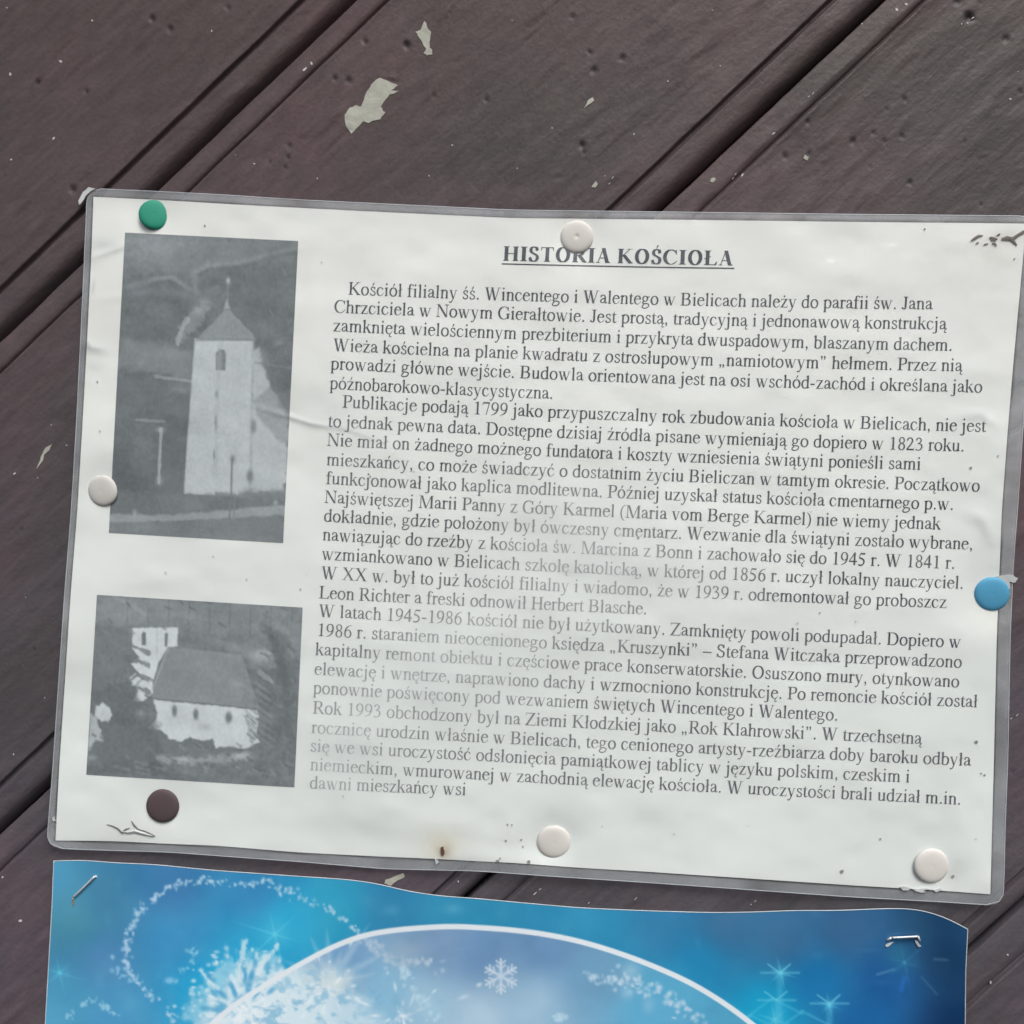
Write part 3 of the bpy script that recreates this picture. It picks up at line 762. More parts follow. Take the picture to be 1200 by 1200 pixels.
def seg_dist(x, y, pts):
    d = np.full(np.shape(x), 1e9); tt_ = np.zeros(np.shape(x))
    n = len(pts) - 1
    for i in range(n):
        (x0, y0), (x1, y1) = pts[i][:2], pts[i + 1][:2]
        L2 = (x1 - x0) ** 2 + (y1 - y0) ** 2 + 1e-9
        t = np.clip(((x - x0) * (x1 - x0) + (y - y0) * (y1 - y0)) / L2, 0, 1)
        q = np.hypot(x - x0 - t * (x1 - x0), y - y0 - t * (y1 - y0))
        tt_ = np.where(q < d, (i + t) / n, tt_); d = np.minimum(d, q)
    return d, tt_


PINS = [(181, 252), (676, 278), (121, 575), (191, 944), (1162, 696), (649, 986), (1091, 1014)]
CREASES = [([(100, 305), (125, 296), (150, 286), (180, 282)], .22, 5), ([(97, 398), (106, 408), (122, 410)], .22, 5), ([(290, 474), (330, 486), (365, 497), (400, 503)], .20, 3.5),
           ([(175, 330), (200, 326), (222, 340)], .18, 3), ([(228, 340), (228, 322), (245, 313), (280, 310), (320, 298), (350, 292)], .16, 3.5), ([(110, 350), (180, 345), (240, 352)], .12, 6),
           ([(1128, 488), (1150, 486), (1170, 500)], .25, 7), ([(1132, 600), (1152, 610), (1162, 632)], .22, 8), ([(1140, 700), (1100, 700), (1010, 712)], .22, 12),
           ([(1150, 1015), (1120, 960), (1105, 880)], .16, 14), ([(320, 955), (430, 950), (560, 985)], .3, 26), ([(560, 1008), (640, 1012), (700, 985)], .35, 14), ([(380, 250), (366, 320), (360, 400)], .2, 12),
           ([(430, 300), (470, 340), (480, 380)], .14, 14), ([(90, 700), (200, 672), (330, 672)], .14, 16)]


def H(x, y):
    """Height of the notice in front of the boards (metres)."""
    x = np.asarray(x, float); y = np.asarray(y, float)
    h = 1.75 + .9 * (fbm(x / 300, y / 240, 101, 2) - .5) + .75 * (fbm(x / 95, y / 120, 105, 2) - .5) + .10 * (fbm(x / 30, y / 34, 107, 2) - .5)
    h += .5 * (fbm(x / 60, y / 38, 111, 2) - .5)
    h += .55 * np.sin((x + .35 * y) / 47) * np.exp(-((y - 1030) / 62) ** 2)
    h += .35 * np.sin((x * .4 + y) / 30 + 1) * np.exp(-((x - 100) / 60) ** 2)
    h += .30 * np.sin((y - .2 * x) / 40) * np.exp(-((x - 1190) / 60) ** 2)
    # the lifted, wavy band through the middle of the text
    d, _ = seg_dist(x, y, [(520, 540), (700, 640), (880, 700), (640, 720), (500, 800), (390, 870)])
    h += .45 * np.exp(-(d / 70) ** 2)
    for pts, am, w in CREASES:
        d, t = seg_dist(x, y, pts)
        h += am * np.exp(-(d / w) ** 2) * np.sin(np.clip(t, .06, .94) * math.pi) ** .5
    for (px_, py_) in PINS:
        h = h - (h - .75) * np.exp(-(((x - px_) ** 2 + (y - py_) ** 2) / 34 ** 2))
    return np.maximum(h, .45) / 1000


notice = thing('laminated_notice', 'white laminated typed notice headed HISTORIA KOŚCIOŁA with two grey church photographs', 'notice', (-.005, -.0015, -.108))
PT = [(109.5, 230.5), (200, 235), (260, 238.7), (350, 243.5), (450, 248.5), (600, 255.5), (800, 257.5), (1000, 260), (1203, 262)]
PB = [(65, 985), (130, 985.5), (200, 989), (254, 991), (350, 999), (450, 1004), (500, 1006), (575, 1010), (600, 1011), (680, 1017), (750, 1021), (1000, 1037.6), (1100, 1043.5), (1160.6, 1048)]
PL = [(109.5, 230.5), (107, 300), (102, 400), (96.5, 500), (90.5, 600), (82.5, 700), (76, 800), (69.3, 900), (65, 985)]
PR = [(1203, 262), (1200, 290), (1188, 420), (1180.5, 510), (1174, 600), (1168, 750), (1164.5, 900), (1160.6, 1048)]
FT = [(102, 220.5), (180, 224), (260, 228), (350, 234), (600, 246), (800, 248.5), (1000, 251), (1217, 253)]
FB = [(54, 994), (100, 996), (200, 999), (300, 1006.5), (350, 1010), (450, 1018.5), (560, 1021), (650, 1027.5), (750, 1034), (1000, 1051.6), (1100, 1057), (1176, 1062)]
FL = [(102, 220.5), (98.7, 300), (94, 400), (89, 500), (83, 600), (75, 700), (68.3, 800), (61.5, 900), (54, 994)]
FR = [(1217, 253), (1212, 330), (1204, 430), (1192.5, 600), (1187.5, 665), (1184, 750), (1181, 900), (1178.5, 960), (1176, 1062)]

# paper: stains, grime, faint grey mottling and painted crease shade in the sheet colour
G = coons(PT, PB, PL, PR, 520, 380)
gx, gy = G[..., 0], G[..., 1]
col = np.ones(gx.shape + (3,)) * np.array([.80, .815, .785]) + np.array([-.03, -.002, .01]) * sm(300, 900, gy)[..., None]
col = col * (1 + .05 * (fbm(gx / 120, gy / 120, 130, 4)[..., None] - .5))


def stain(x, y, rx, ry, c, k, ang=0, soft=1.6):
    ca, sa = math.cos(ang), math.sin(ang)
    dx, dy = gx - x, gy - y
    d = np.hypot((dx * ca + dy * sa) / rx, (-dx * sa + dy * ca) / ry) + .5 * (fbm(gx / 9, gy / 9, 140, 3) - .5)
    m = (k * np.exp(-np.clip(d, 0, 9) ** soft))[..., None]
    col[:] = col * (1 - m) + np.array(c) * m


stain(518, 990, 24, 18, (.66, .60, .44), .6)
stain(519, 999, 8, 7, (.30, .17, .09), .6)
stain(656, 421, 14, 6, (.62, .55, .50), .35, -.3)
stain(1170, 300, 34, 20, (.50, .49, .46), .35)
stain(1176, 279, 24, 8, (.36, .33, .30), .4)
stain(1117, 1024, 14, 14, (.45, .45, .42), .35)
stain(595, 985, 45, 18, (.55, .56, .53), .22)
stain(160, 975, 34, 8, (.5, .5, .48), .3)
stain(120, 285, 26, 8, (.55, .60, .57), .4)
stain(1165, 720, 30, 26, (.66, .60, .50), .25)
stain(545, 1008, 26, 5, (.45, .46, .44), .4)
stain(1040, 1036, 120, 6, (.62, .63, .60), .25)
stain(110, 430, 10, 5, (.5, .55, .52), .3)
stain(120, 985, 70, 4, (.5, .53, .5), .3)
for (sx_, sy_, r1_, r2_, k_, a_) in ((470, 470, 130, 30, .07, .2), (900, 300, 160, 40, .05, 0), (370, 470, 40, 26, .10, 0), (250, 662, 120, 14, .06, .05), (1130, 460, 34, 70, .07, 0), (700, 960, 200, 20, .07, .1),
                                     (760, 560, 200, 30, .04, .1), (640, 650, 160, 34, .07, .1), (480, 800, 160, 40, .06, .1), (1110, 820, 50, 60, .05, 0), (430, 300, 60, 26, .05, 0), (330, 250, 120, 10, .06, .06)):
    stain(sx_, sy_, r1_, r2_, (.52, .56, .56), k_ * 1.6, a_, 2)
def crease_shade(pts, w, c, k):  # shade along a crease, painted into the paper colour
    d, t = seg_dist(gx, gy, pts); m = (k * np.exp(-(d / w) ** 1.6) * np.sin(np.clip(t, .05, .95) * math.pi) ** .6 * (.6 + .8 * fbm(gx / 10, gy / 10, 145, 3)))[..., None]
    col[:] = col * (1 - m) + np.array(c) * m
crease_shade([(97, 398), (106, 408), (122, 410)], 4, (.30, .36, .36), .55); crease_shade([(290, 474), (330, 487), (365, 498), (400, 503), (450, 520)], 2.4, (.36, .40, .40), .6); crease_shade([(100, 292), (125, 288), (148, 290)], 7, (.45, .50, .48), .35)
crease_shade([(111, 326), (108, 345)], 2, (.4, .43, .42), .4); crease_shade([(108, 303), (150, 290)], 1.6, (.4, .43, .42), .4); crease_shade([(330, 955), (430, 962), (470, 990)], 14, (.6, .64, .63), .3)
crease_shade([(1130, 486), (1150, 489), (1168, 500)], 6, (.5, .53, .53), .35); crease_shade([(1135, 600), (1150, 612), (1160, 640)], 8, (.5, .54, .54), .35)
PAPER = attr_material('printer paper', 'ink', .75, .3, (1400, .06, .00015), .02)
paper = obj('paper_sheet', mesh('paper_sheet', P(gx, gy, H(gx, gy)).reshape(-1, 3), grid_faces(*gx.shape), attr={'ink': col.reshape(-1, 3)}), PAPER, notice)

# typed text
TEXT = [
    ("Kościół filialny śś. Wincentego i Walentego w Bielicach należy do parafii św. Jana", 407.5, 345, 1092.5, 362.5),
    ("Chrzciciela w Nowym Gierałtowie. Jest prostą, tradycyjną i jednonawową konstrukcją", 391, 366, 1109, 386),
    ("zamknięta wielościennym prezbiterium i przykryta dwuspadowym, blaszanym dachem.", 390, 388, 1116, 411),
    ("Wieża kościelna na planie kwadratu z ostrosłupowym „namiotowym” hełmem. Przez nią", 390, 411, 1127.5, 435),
    ("prowadzi główne wejście. Budowla orientowana jest na osi wschód-zachód i określana jako", 387, 432.5, 1151, 460),
    ("późnobarokowo-klasycystyczna.", 386, 455.5, 648, 467.5),
    ("Publikacje podają 1799 jako przypuszczalny rok zbudowania kościoła w Bielicach, nie jest", 401, 477.5, 1155, 506),
    ("to jednak pewna data. Dostępne dzisiaj źródła pisane wymieniają go dopiero w 1823 roku.", 384, 500, 1130, 529),
    ("Nie miał on żadnego możnego fundatora i koszty wzniesienia świątyni ponieśli sami", 383, 522, 1079, 550.5),
    ("mieszkańcy, co może świadczyć o dostatnim życiu Bieliczan w tamtym okresie. Początkowo", 382, 545, 1148, 576),
    ("funkcjonował jako kaplica modlitewna. Później uzyskał status kościoła cmentarnego p.w.", 381.5, 567, 1117.5, 597.5),
    ("Najświętszej Marii Panny z Góry Karmel (Maria vom Berge Karmel) nie wiemy jednak", 380, 589, 1102, 620.5),
    ("dokładnie, gdzie położony był ówczesny cmentarz. Wezwanie dla świątyni zostało wybrane,", 379, 611, 1140, 644),
    ("nawiązując do rzeźby z kościoła św. Marcina z Bonn i zachowało się do 1945 r. W 1841 r.", 377.5, 633, 1119, 666.5),
    ("wzmiankowano w Bielicach szkołę katolicką, w której od 1856 r. uczył lokalny nauczyciel.", 376.5, 655.5, 1129, 690),
    ("W XX w. był to już kościół filialny i wiadomo, że w 1939 r. odremontował go proboszcz", 376, 678, 1109, 712.5),
    ("Leon Richter a freski odnowił Herbert Blasche.", 373.5, 701, 758, 720),
    ("W latach 1945-1986 kościół nie był użytkowany. Zamknięty powoli podupadał. Dopiero w", 373, 722.5, 1126, 759),
    ("1986 r. staraniem nieocenionego księdza „Kruszynki” – Stefana Witczaka przeprowadzono", 371, 745, 1127, 782.5),
    ("kapitalny remont obiektu i częściowe prace konserwatorskie. Osuszono mury, otynkowano", 369, 767.5, 1124, 805.5),
    ("elewację i wnętrze, naprawiono dachy i wzmocniono konstrukcję. Po remoncie kościół został", 368, 790.5, 1145.5, 829),
    ("ponownie poświęcony pod wezwaniem świętych Wincentego i Walentego.", 366.5, 812.5, 982, 844.5),
    ("Rok 1993 obchodzony był na Ziemi Kłodzkiej jako „Rok Klahrowski”. W trzechsetną", 366, 836, 1080, 872),
    ("rocznicę urodzin właśnie w Bielicach, tego cenionego artysty-rzeźbiarza doby baroku odbyła", 364.5, 859, 1137.5, 897.5),
    ("się we wsi uroczystość odsłonięcia pamiątkowej tablicy w języku polskim, czeskim i", 363, 880.5, 1066, 917),
    ("niemieckim, wmurowanej w zachodnią elewację kościoła. W uroczystości brali udział m.in.", 363, 902.5, 1126, 943),
    ("dawni mieszkańcy wsi", 362.5, 924, 546, 932)]
EM = 22.0
HZ = [(555, 568, 34, .22), (610, 590, 45, .32), (680, 580, 34, .22), (640, 635, 55, .48), (700, 655, 55, .50), (760, 668, 45, .48), (815, 672, 40, .42), (865, 690, 34, .36), (590, 690, 46, .22),
      (650, 690, 70, .42), (720, 712, 55, .33), (560, 745, 50, .36), (520, 770, 55, .46), (620, 765, 60, .38), (600, 790, 50, .30), (455, 800, 45, .52), (510, 808, 60, .40), (400, 830, 45, .44),
      (430, 850, 34, .45), (390, 895, 36, .34), (395, 925, 44, .70), (370, 870, 40, .5), (440, 900, 50, .3), (500, 740, 50, .3), (720, 610, 60, .2), (430, 560, 46, .14), (460, 505, 40, .16), (470, 590, 40, .12), (380, 790, 30, .25), (480, 880, 60, .16), (560, 830, 80, .18), (900, 460, 400, .02),
      (440, 700, 60, .15), (900, 640, 40, .12), (1000, 870, 120, .10), (700, 860, 160, .15), (400, 520, 60, .14), (240, 360, 110, .13), (230, 520, 120, .13), (225, 820, 150, .16)]


def film_glare_at(x, y):  # glare of the cloudy, lifted film, painted into the ink colour
    cl = np.zeros_like(x)
    for (a, b, r, k) in HZ: cl = 1 - (1 - cl) * (1 - k * .50 * np.exp(-((x - a) ** 2 + (y - b) ** 2) / r ** 2))
    cl *= .85 + .3 * fbm(x / 30, y / 20, 330, 2)
    base = .0 + .12 * sm(480, 900, y) * (1 - .4 * sm(600, 1100, x))
    return np.clip(base + cl, 0, .80)


INK = toner_material()


def text_mesh(s, x0, y0, x1, y1, bow, em=EM, bold=False, weight=0):
    w = [FONT_W[c] for c in s]
    if bold: w = [{'I': 389, 'H': 778, 'O': 778, 'K': 778, 'T': 667, 'R': 722, 'Ł': 667, 'C': 722, 'S': 556, 'Ś': 556, 'A': 722, ' ': 250}.get(c, k) for c, k in zip(s, w)]
    tot = sum(w) - 20; L = x1 - x0; kx = L / tot
    V, F = [], []; o = 0; x = 0
    B = bow * (L / 750) ** 2
    for c, ww in zip(s, w):
        g, t = glyph(c, bold)
        if len(g):
            g_ = g.copy()
            if bold: g_[:, 0] = g_[:, 0] * ww / (FONT_W[c] + (45 if c not in 'I' else 30)) + 6
            ax = (x + g_[:, 0]) * kx; tau = ax / L
            xx = x0 + ax + .055 * g_[:, 1] * em / 1000
            yy = y0 + (y1 - y0) * tau + B * 4 * tau * (1 - tau) - g_[:, 1] * em / 1000
            V.append(np.stack([xx, yy], 1)); F += [[i + o for i in f][::1] for f in t]; o += len(g)
        x += ww
    V = np.concatenate(V)
    return P(V[:, 0], V[:, 1], H(V[:, 0], V[:, 1]) + .00009), F, film_glare_at(V[:, 0], V[:, 1])


for k, (s, x0, y0, x1, y1) in enumerate(TEXT):
    V, F, fd = text_mesh(s, x0, y0, x1, y1, 3.3 - 2.5 * k / 26)
    obj('text_line', mesh('text_line', V, F, False, {'film_glare': fd}), INK, paper)
V, F, fd = text_mesh('HISTORIA KOŚCIOŁA', 589, 305.3, 859.5, 311, .6, 25.4, True)
head = obj('heading', mesh('heading', V, F, False, {'film_glare': fd}), INK, paper)
ux = np.linspace(588, 860.5, 40); uy = 308.4 + (ux - 588) * (5.3 / 272.5) + .5 * np.sin((ux - 588) / 272.5 * math.pi)
vv = np.concatenate([np.stack([ux, uy], 1), np.stack([ux, uy + 1.35], 1)])
obj('underline', mesh('underline', P(vv[:, 0], vv[:, 1], H(vv[:, 0], vv[:, 1]) + .00009), [[i, i + 40, i + 41, i + 1] for i in range(39)], False), INK, paper)


# the two printed photographs: flat grey print, one tone per grid point
def quad(c, step):
    (a, b, c_, d) = [np.array(q, float) for q in c]
    nx = int(np.linalg.norm(b - a) / step) + 1; ny = int(np.linalg.norm(d - a) / step) + 1
    s = np.linspace(0, 1, nx)[None, :, None]; t = np.linspace(0, 1, ny)[:, None, None]
    G = (1 - s) * (1 - t) * a + s * (1 - t) * b + s * t * c_ + (1 - s) * t * d
    return G[..., 0], G[..., 1]


class Paint:
    def __init__(s, x, y, base, ch=1):
        s.x, s.y = x, y; s.v = np.ones(x.shape + ((3,) if ch == 3 else ())) * np.array(base, float)

    def mix(s, m, c):
        if s.v.ndim == 3: s.v = s.v * (1 - m[..., None]) + np.array(c, float) * m[..., None]
        else: s.v = s.v * (1 - m) + c * m

    def poly(s, pts, c, k=1, soft=1.5, rag=0, seed=0, rs=7):
        d, _ = seg_dist(s.x, s.y, list(pts) + [pts[0]])
        ins = np.zeros(s.x.shape, bool); n = len(pts)
        for i in range(n):
            x0, y0 = pts[i]; x1, y1 = pts[(i + 1) % n]
            if y0 == y1: continue
            cr = ((y0 > s.y) != (y1 > s.y)) & (s.x < (x1 - x0) * (s.y - y0) / (y1 - y0) + x0)
            ins ^= cr
        sd_ = np.where(ins, d, -d) + rag * 2 * (fbm(s.x / rs, s.y / rs, seed, 3) - .5)
        s.mix(k * sm(-soft, soft, sd_), c)

    def line(s, pts, w, c, k=1, rag=0, seed=0, soft=1.0):
        d, t = seg_dist(s.x, s.y, pts)
        d = d + rag * (fbm(s.x / 4, s.y / 4, seed, 3) - .5) * 2
        s.mix(k * (1 - sm(w / 2 - soft * .5, w / 2 + soft, d)), c)

    def blob(s, x, y, rx, ry, c, k=1, p=2.0, ang=0):
        ca, sa = math.cos(ang), math.sin(ang); dx, dy = s.x - x, s.y - y
        d = np.hypot((dx * ca + dy * sa) / rx, (-dx * sa + dy * ca) / ry)
        s.mix(k * np.exp(-d ** p), c)


def finish_photo(name, pn, label):
    g = pn.v + 17 * (fbm(pn.x / 2.2, pn.y / 3, 200, 2) - .5) + 14 * (fbm(pn.x / 14, pn.y / 14, 210, 3) - .5) + 3.0 * np.sin(pn.x * 2.2) * .5
    g = np.clip(108 + (g - 92) * .95, 20, 250)
    c = np.stack([lin(g - 5), lin(g + 3), lin(g + 6)], -1) * .94
    return obj(name, mesh(name, P(pn.x, pn.y, H(pn.x, pn.y) + .00006).reshape(-1, 3), grid_faces(*pn.x.shape), attr={'ink': c.reshape(-1, 3)}), PAPER, paper, label=label)


x, y = quad([(146.5, 272.5), (349.5, 282.5), (331.8, 636.5), (127.5, 624.5)], 1.15)
p = Paint(x, y, 95); p.v += 26 * (fbm(x / 16, y / 12, 229, 4) - .5)
f1 = fbm(x / 22, y / 16, 230, 4)
p.poly([(140, 265), (355, 275), (350, 310), (290, 312), (225, 322), (140, 320)], 122, .75, 12, 8, 231)
p.blob(185, 290, 40, 14, 136, .6); p.v += 16 * (fbm(x / 5, y / 4, 232, 3) - .5) * np.exp(-((y - 290) / 25) ** 2) * (x < 270)
p.blob(300, 318, 50, 12, 94, .5); p.blob(320, 295, 30, 5, 96, .6, ang=-.2)
p.line([(150, 336), (178, 329), (200, 326), (222, 341)], 4, 128, .6, soft=4)
p.line([(229, 342), (227, 322), (240, 313), (268, 312), (300, 304), (347, 292)], 4, 126, .6, soft=4)
p.poly([(140, 395), (190, 402), (226, 412), (228, 445), (190, 440), (138, 430)], 126, .65, 6, 6, 233)
p.line([(150, 405), (226, 420)], 10, 130, .35, 3, 234, 5); p.line([(183, 441), (226, 447)], 3, 150, .7, 1, 235); p.blob(213, 458, 12, 5, 138, .6)
p.poly([(205, 405), (210, 384), (224, 366), (236, 352), (246, 356), (240, 372), (222, 392)], 132, .8, 3, 7, 236, 5)
p.line([(208, 403), (213, 385), (220, 374)], 4, 160, .8, 2, 237); p.blob(232, 363, 5, 5, 152, .8); p.blob(240, 354, 7, 4, 146, .7)
p.poly([(231, 397), (247, 380), (264, 363), (269, 363), (283, 378), (298, 393), (298, 398)], 133, 1, 1.5, 1.4, 238)
p.poly([(229, 397), (297, 399), (295, 460), (293, 583), (216, 579), (219, 520), (225, 450)], 184, 1, 1.2, .5, 239)
p.poly([(295, 410), (303, 408), (308, 425), (318, 455), (338, 492), (336, 560), (331, 577), (292, 583)], 180, 1, 3, 3, 240)
p.poly([(318, 452), (341, 470), (338, 520), (329, 520), (302, 488), (296, 470)], 122, .55, 3, 2, 241)
p.line([(297, 399), (293, 582)], 3, 162, .45, soft=2); p.line([(229, 398), (298, 398)], 3, 120, .7); p.line([(229, 397), (225, 450), (216, 578)], 2, 188, .5)
p.poly([(253, 414), (257, 409), (263, 410), (265, 416), (264, 434), (253, 434)], 108, .95, 1.2)
for (a, b, w, h_) in ((254, 462, 2, 5), (253, 495, 1.6, 9), (251, 533, 1.4, 6), (297, 500, 3.5, 8)): p.blob(a, b, w, h_, 112, .85, 3)
p.line([(258, 402), (256, 440), (252, 560)], 5, 164, .4, 2)
p.blob(267.5, 329, 2.5, 4, 190, .9); p.poly([(262, 362), (266, 350), (270, 362)], 165, .9, 1.5); p.line([(267, 335), (267, 352)], 1, 130, .6)
p.poly([(140, 445), (222, 462), (214, 582), (128, 570)], 92, .7, 4, 2, 242)
p.line([(160, 492), (192, 494)], 2.5, 132, .8, 1); p.line([(189, 503), (187, 540), (186, 566)], 3, 165, .85, 1); p.blob(188, 504, 5, 3, 172, .8); p.blob(187, 564, 4, 5, 165, .7)
p.poly([(160, 498), (180, 500), (178, 560), (150, 556)], 104, .7, 5, 4)
p.poly([(128, 572), (216, 580), (335, 575), (335, 598), (128, 604)], 104, .8, 3, 4, 243)
p.poly([(127, 603), (200, 603), (335, 592), (335, 604), (200, 611), (127, 613)], 152, .85, 2.2, 2, 244); p.blob(158, 602, 3, 5, 160, .8); p.blob(323, 589, 3, 4, 170, .8)
p.poly([(125, 613), (200, 611), (335, 604), (334, 640), (125, 630)], 118, .7, 2, 2, 245)
p.line([(272, 538), (271, 575), (269, 607)], 2, 108, .85); p.blob(272.5, 538, 3, 5, 112, .9); p.line([(275, 580), (274, 606)], 1.6, 115, .7)
p.blob(293, 558, 4, 8, 104, .9, 3); p.blob(291, 578, 10, 6, 108, .8); p.blob(325, 580, 14, 6, 118, .8)
p.blob(325, 402, 8, 5, 134, .6, ang=-.5); p.blob(305, 420, 8, 14, 140, .5); p.line([(300, 425), (345, 432)], 2, 122, .5)
for k in range(40):
    r1 = random.Random(900 + k); a, b = r1.uniform(140, 345), r1.uniform(280, 440)
    if not (228 < a < 300 and b > 360): p.line([(a, b), (a + r1.uniform(-6, 6), b + r1.uniform(2, 7))], r1.uniform(1, 2.6), r1.choice((92, 112, 124)), .4, 1, k, 2)
finish_photo('printed_photograph', p, 'tall grey photograph of a church tower with pointed roof')

x, y = quad([(113.6, 697), (354.7, 712), (345, 922.8), (101, 908)], 1.15)
p = Paint(x, y, 108)
p.v += 34 * (fbm(x / 16, y / 9, 250, 4) - .5)
p.poly([(113, 695), (360, 710), (357, 770), (300, 750), (215, 742), (110, 730)], 136, .7, 8, 8, 251)
p.poly([(240, 750), (350, 755), (352, 790), (300, 785), (290, 766)], 134, .6, 7, 6, 259)
p.poly([(106, 745), (150, 745), (148, 790), (104, 795)], 120, .6, 8, 6, 258)
p.line([(135, 700), (160, 712), (170, 720)], 4, 150, .6, 2, 252, 3); p.blob(140, 722, 16, 6, 140, .5); p.blob(205, 720, 16, 4, 146, .6); p.blob(222, 722, 10, 4, 142, .6)
p.poly([(270, 755), (340, 765), (345, 790), (300, 785)], 134, .5, 6, 5, 253)
def twigs(box, n, tones, sd, ln=9, w=2.2, dx=1.0):
    r_ = random.Random(sd)
    for k in range(n):
        a, b = r_.uniform(box[0], box[2]), r_.uniform(box[1], box[3]); l = r_.uniform(.5, 1) * ln
        p.line([(a, b), (a + dx * l * r_.uniform(.5, 1), b + l * r_.uniform(.3, .8))], w * r_.uniform(.5, 1.1), r_.choice(tones), r_.uniform(.4, .8), 1.2, k, 1.6)


for k in range(9): p.line([(150 + k * 24, 700 + k * 1.5), (149 + k * 24, 745)], 1.4, 100, .45, 1, 254 + k)
p.poly([(155, 736), (208.5, 735), (208, 757), (196, 760), (185, 778), (179, 800), (180, 812), (168, 822), (155, 822), (162, 810), (154, 798), (164, 790), (153, 778), (163, 770), (155, 760)], 212, .97, 1.3, .8, 270, 5)
for yy_ in (760, 775, 791, 806): p.line([(148, yy_ - 4), (160, yy_ - 1), (174, yy_ + 5)], 4, 106, .8, 3, int(yy_), 2)
p.poly([(166, 743), (168, 740), (171, 742), (171, 756), (166, 756)], 105, .95, 1); p.poly([(193, 743), (195, 741), (197, 743), (196, 757), (193, 758)], 105, .9, 1); p.line([(184, 737), (184, 765)], 1, 180, .6)
p.poly([(197, 758), (283, 767), (305, 833), (177, 820)], 131, 1, 1.2, .6, 271)
p.line([(179, 808), (197, 759)], 2.4, 158, .7); p.line([(178, 819), (240, 825), (303, 832)], 2.4, 100, .8)
p.poly([(180, 820), (301, 832), (304, 846), (300, 858), (304, 870), (296, 874), (286, 878), (270, 875), (253, 876), (249, 866), (238, 868), (222, 864), (212, 869), (198, 866), (190, 856), (173, 853), (184, 842), (182, 832)], 208, .97, 1.4, 1.4, 272, 5)
for (a, b, w, h_) in ((204.5, 833, 3.2, 7), (229.5, 837, 3.2, 7), (268, 841, 4.2, 7)): p.blob(a, b, w, h_, 108, .95, 4)
p.line([(286, 838), (292, 850)], 1, 150, .6, 1); p.blob(240, 852, 8, 4, 165, .6)
for k in range(10): p.line([(305 - k, 800 + 9 * k), (280 + k * 1.5, 790 + 8.4 * k)], 2, 112, .35, 3, 280 + k, 2)
p.poly([(300, 790), (352, 765), (352, 920), (312, 880)], 96, .75, 5, 9, 290, 8)
for k in range(14): p.line([(150 + k * 3, 815 + k * 5), (128 + k * 3, 826 + k * 6)], 3, 84, .4, 2, 540 + k, 3)
p.poly([(104, 810), (150, 800), (185, 850), (190, 905), (102, 905)], 95, .8, 5, 6, 291, 8)
p.poly([(112, 827), (121, 824), (128, 829), (131, 838), (126, 846), (117, 844), (111, 838)], 205, .95, 1.5, 2, 297, 4); p.poly([(104, 836), (112, 840), (122, 868), (112, 866), (103, 880)], 186, .85, 2, 3, 292, 5); p.blob(107, 888, 7, 4, 150, .7)
p.blob(165, 836, 6, 5, 160, .6); p.blob(308, 768, 14, 7, 176, .85, 3, -.1); p.line([(304, 788), (318, 798)], 5, 158, .7, 2); p.blob(273, 760, 9, 4, 150, .6)
p.line([(185, 889), (230, 892), (290, 886)], 6, 168, .6, 5, 293, 3); p.blob(215, 890, 10, 3, 186, .7); p.blob(282, 886, 9, 4, 188, .8)
p.v += 20 * (fbm(x / 6, y / 5, 295, 3) - .5) * sm(880, 900, y)
for k in range(12):
    rx_ = random.Random(k).uniform(105, 340); p.line([(rx_, 905 - k % 3 * 6), (rx_ + 14, 908 - k % 3 * 6)], 2, 134, .5, 2, 300 + k, 2)
p.v += 20 * (fbm(x / 4, y / 7, 296, 3) - .5) * sm(295, 320, x)
twigs((288, 838, 306, 864), 11, (100, 106), 1, 14, 2); twigs((300, 715, 345, 905), 46, (88, 96, 118, 126), 2, 11); twigs((150, 780, 168, 818), 7, (104, 198), 3, 8, 2, -1)
twigs((106, 790, 190, 900), 34, (86, 94, 112), 4, 10); twigs((110, 700, 345, 740), 30, (96, 128, 136), 5, 9, 2); twigs((190, 868, 300, 905), 22, (92, 140, 116), 6, 8, 2, 1)
for k in range(7): p.line([(306 + k * 5, 730 + k * 3), (330 + k * 2, 760 + k * 22)], 5, 86, .35, 3, 500 + k, 4)
for k in range(8): p.line([(300 - k, 800 + 8 * k), (316 + k * .5, 812 + 9 * k)], 2.4, 150, .35, 2, 520 + k, 2)
finish_photo('printed_photograph', p, 'wide grey photograph of a church with grey roof among trees')

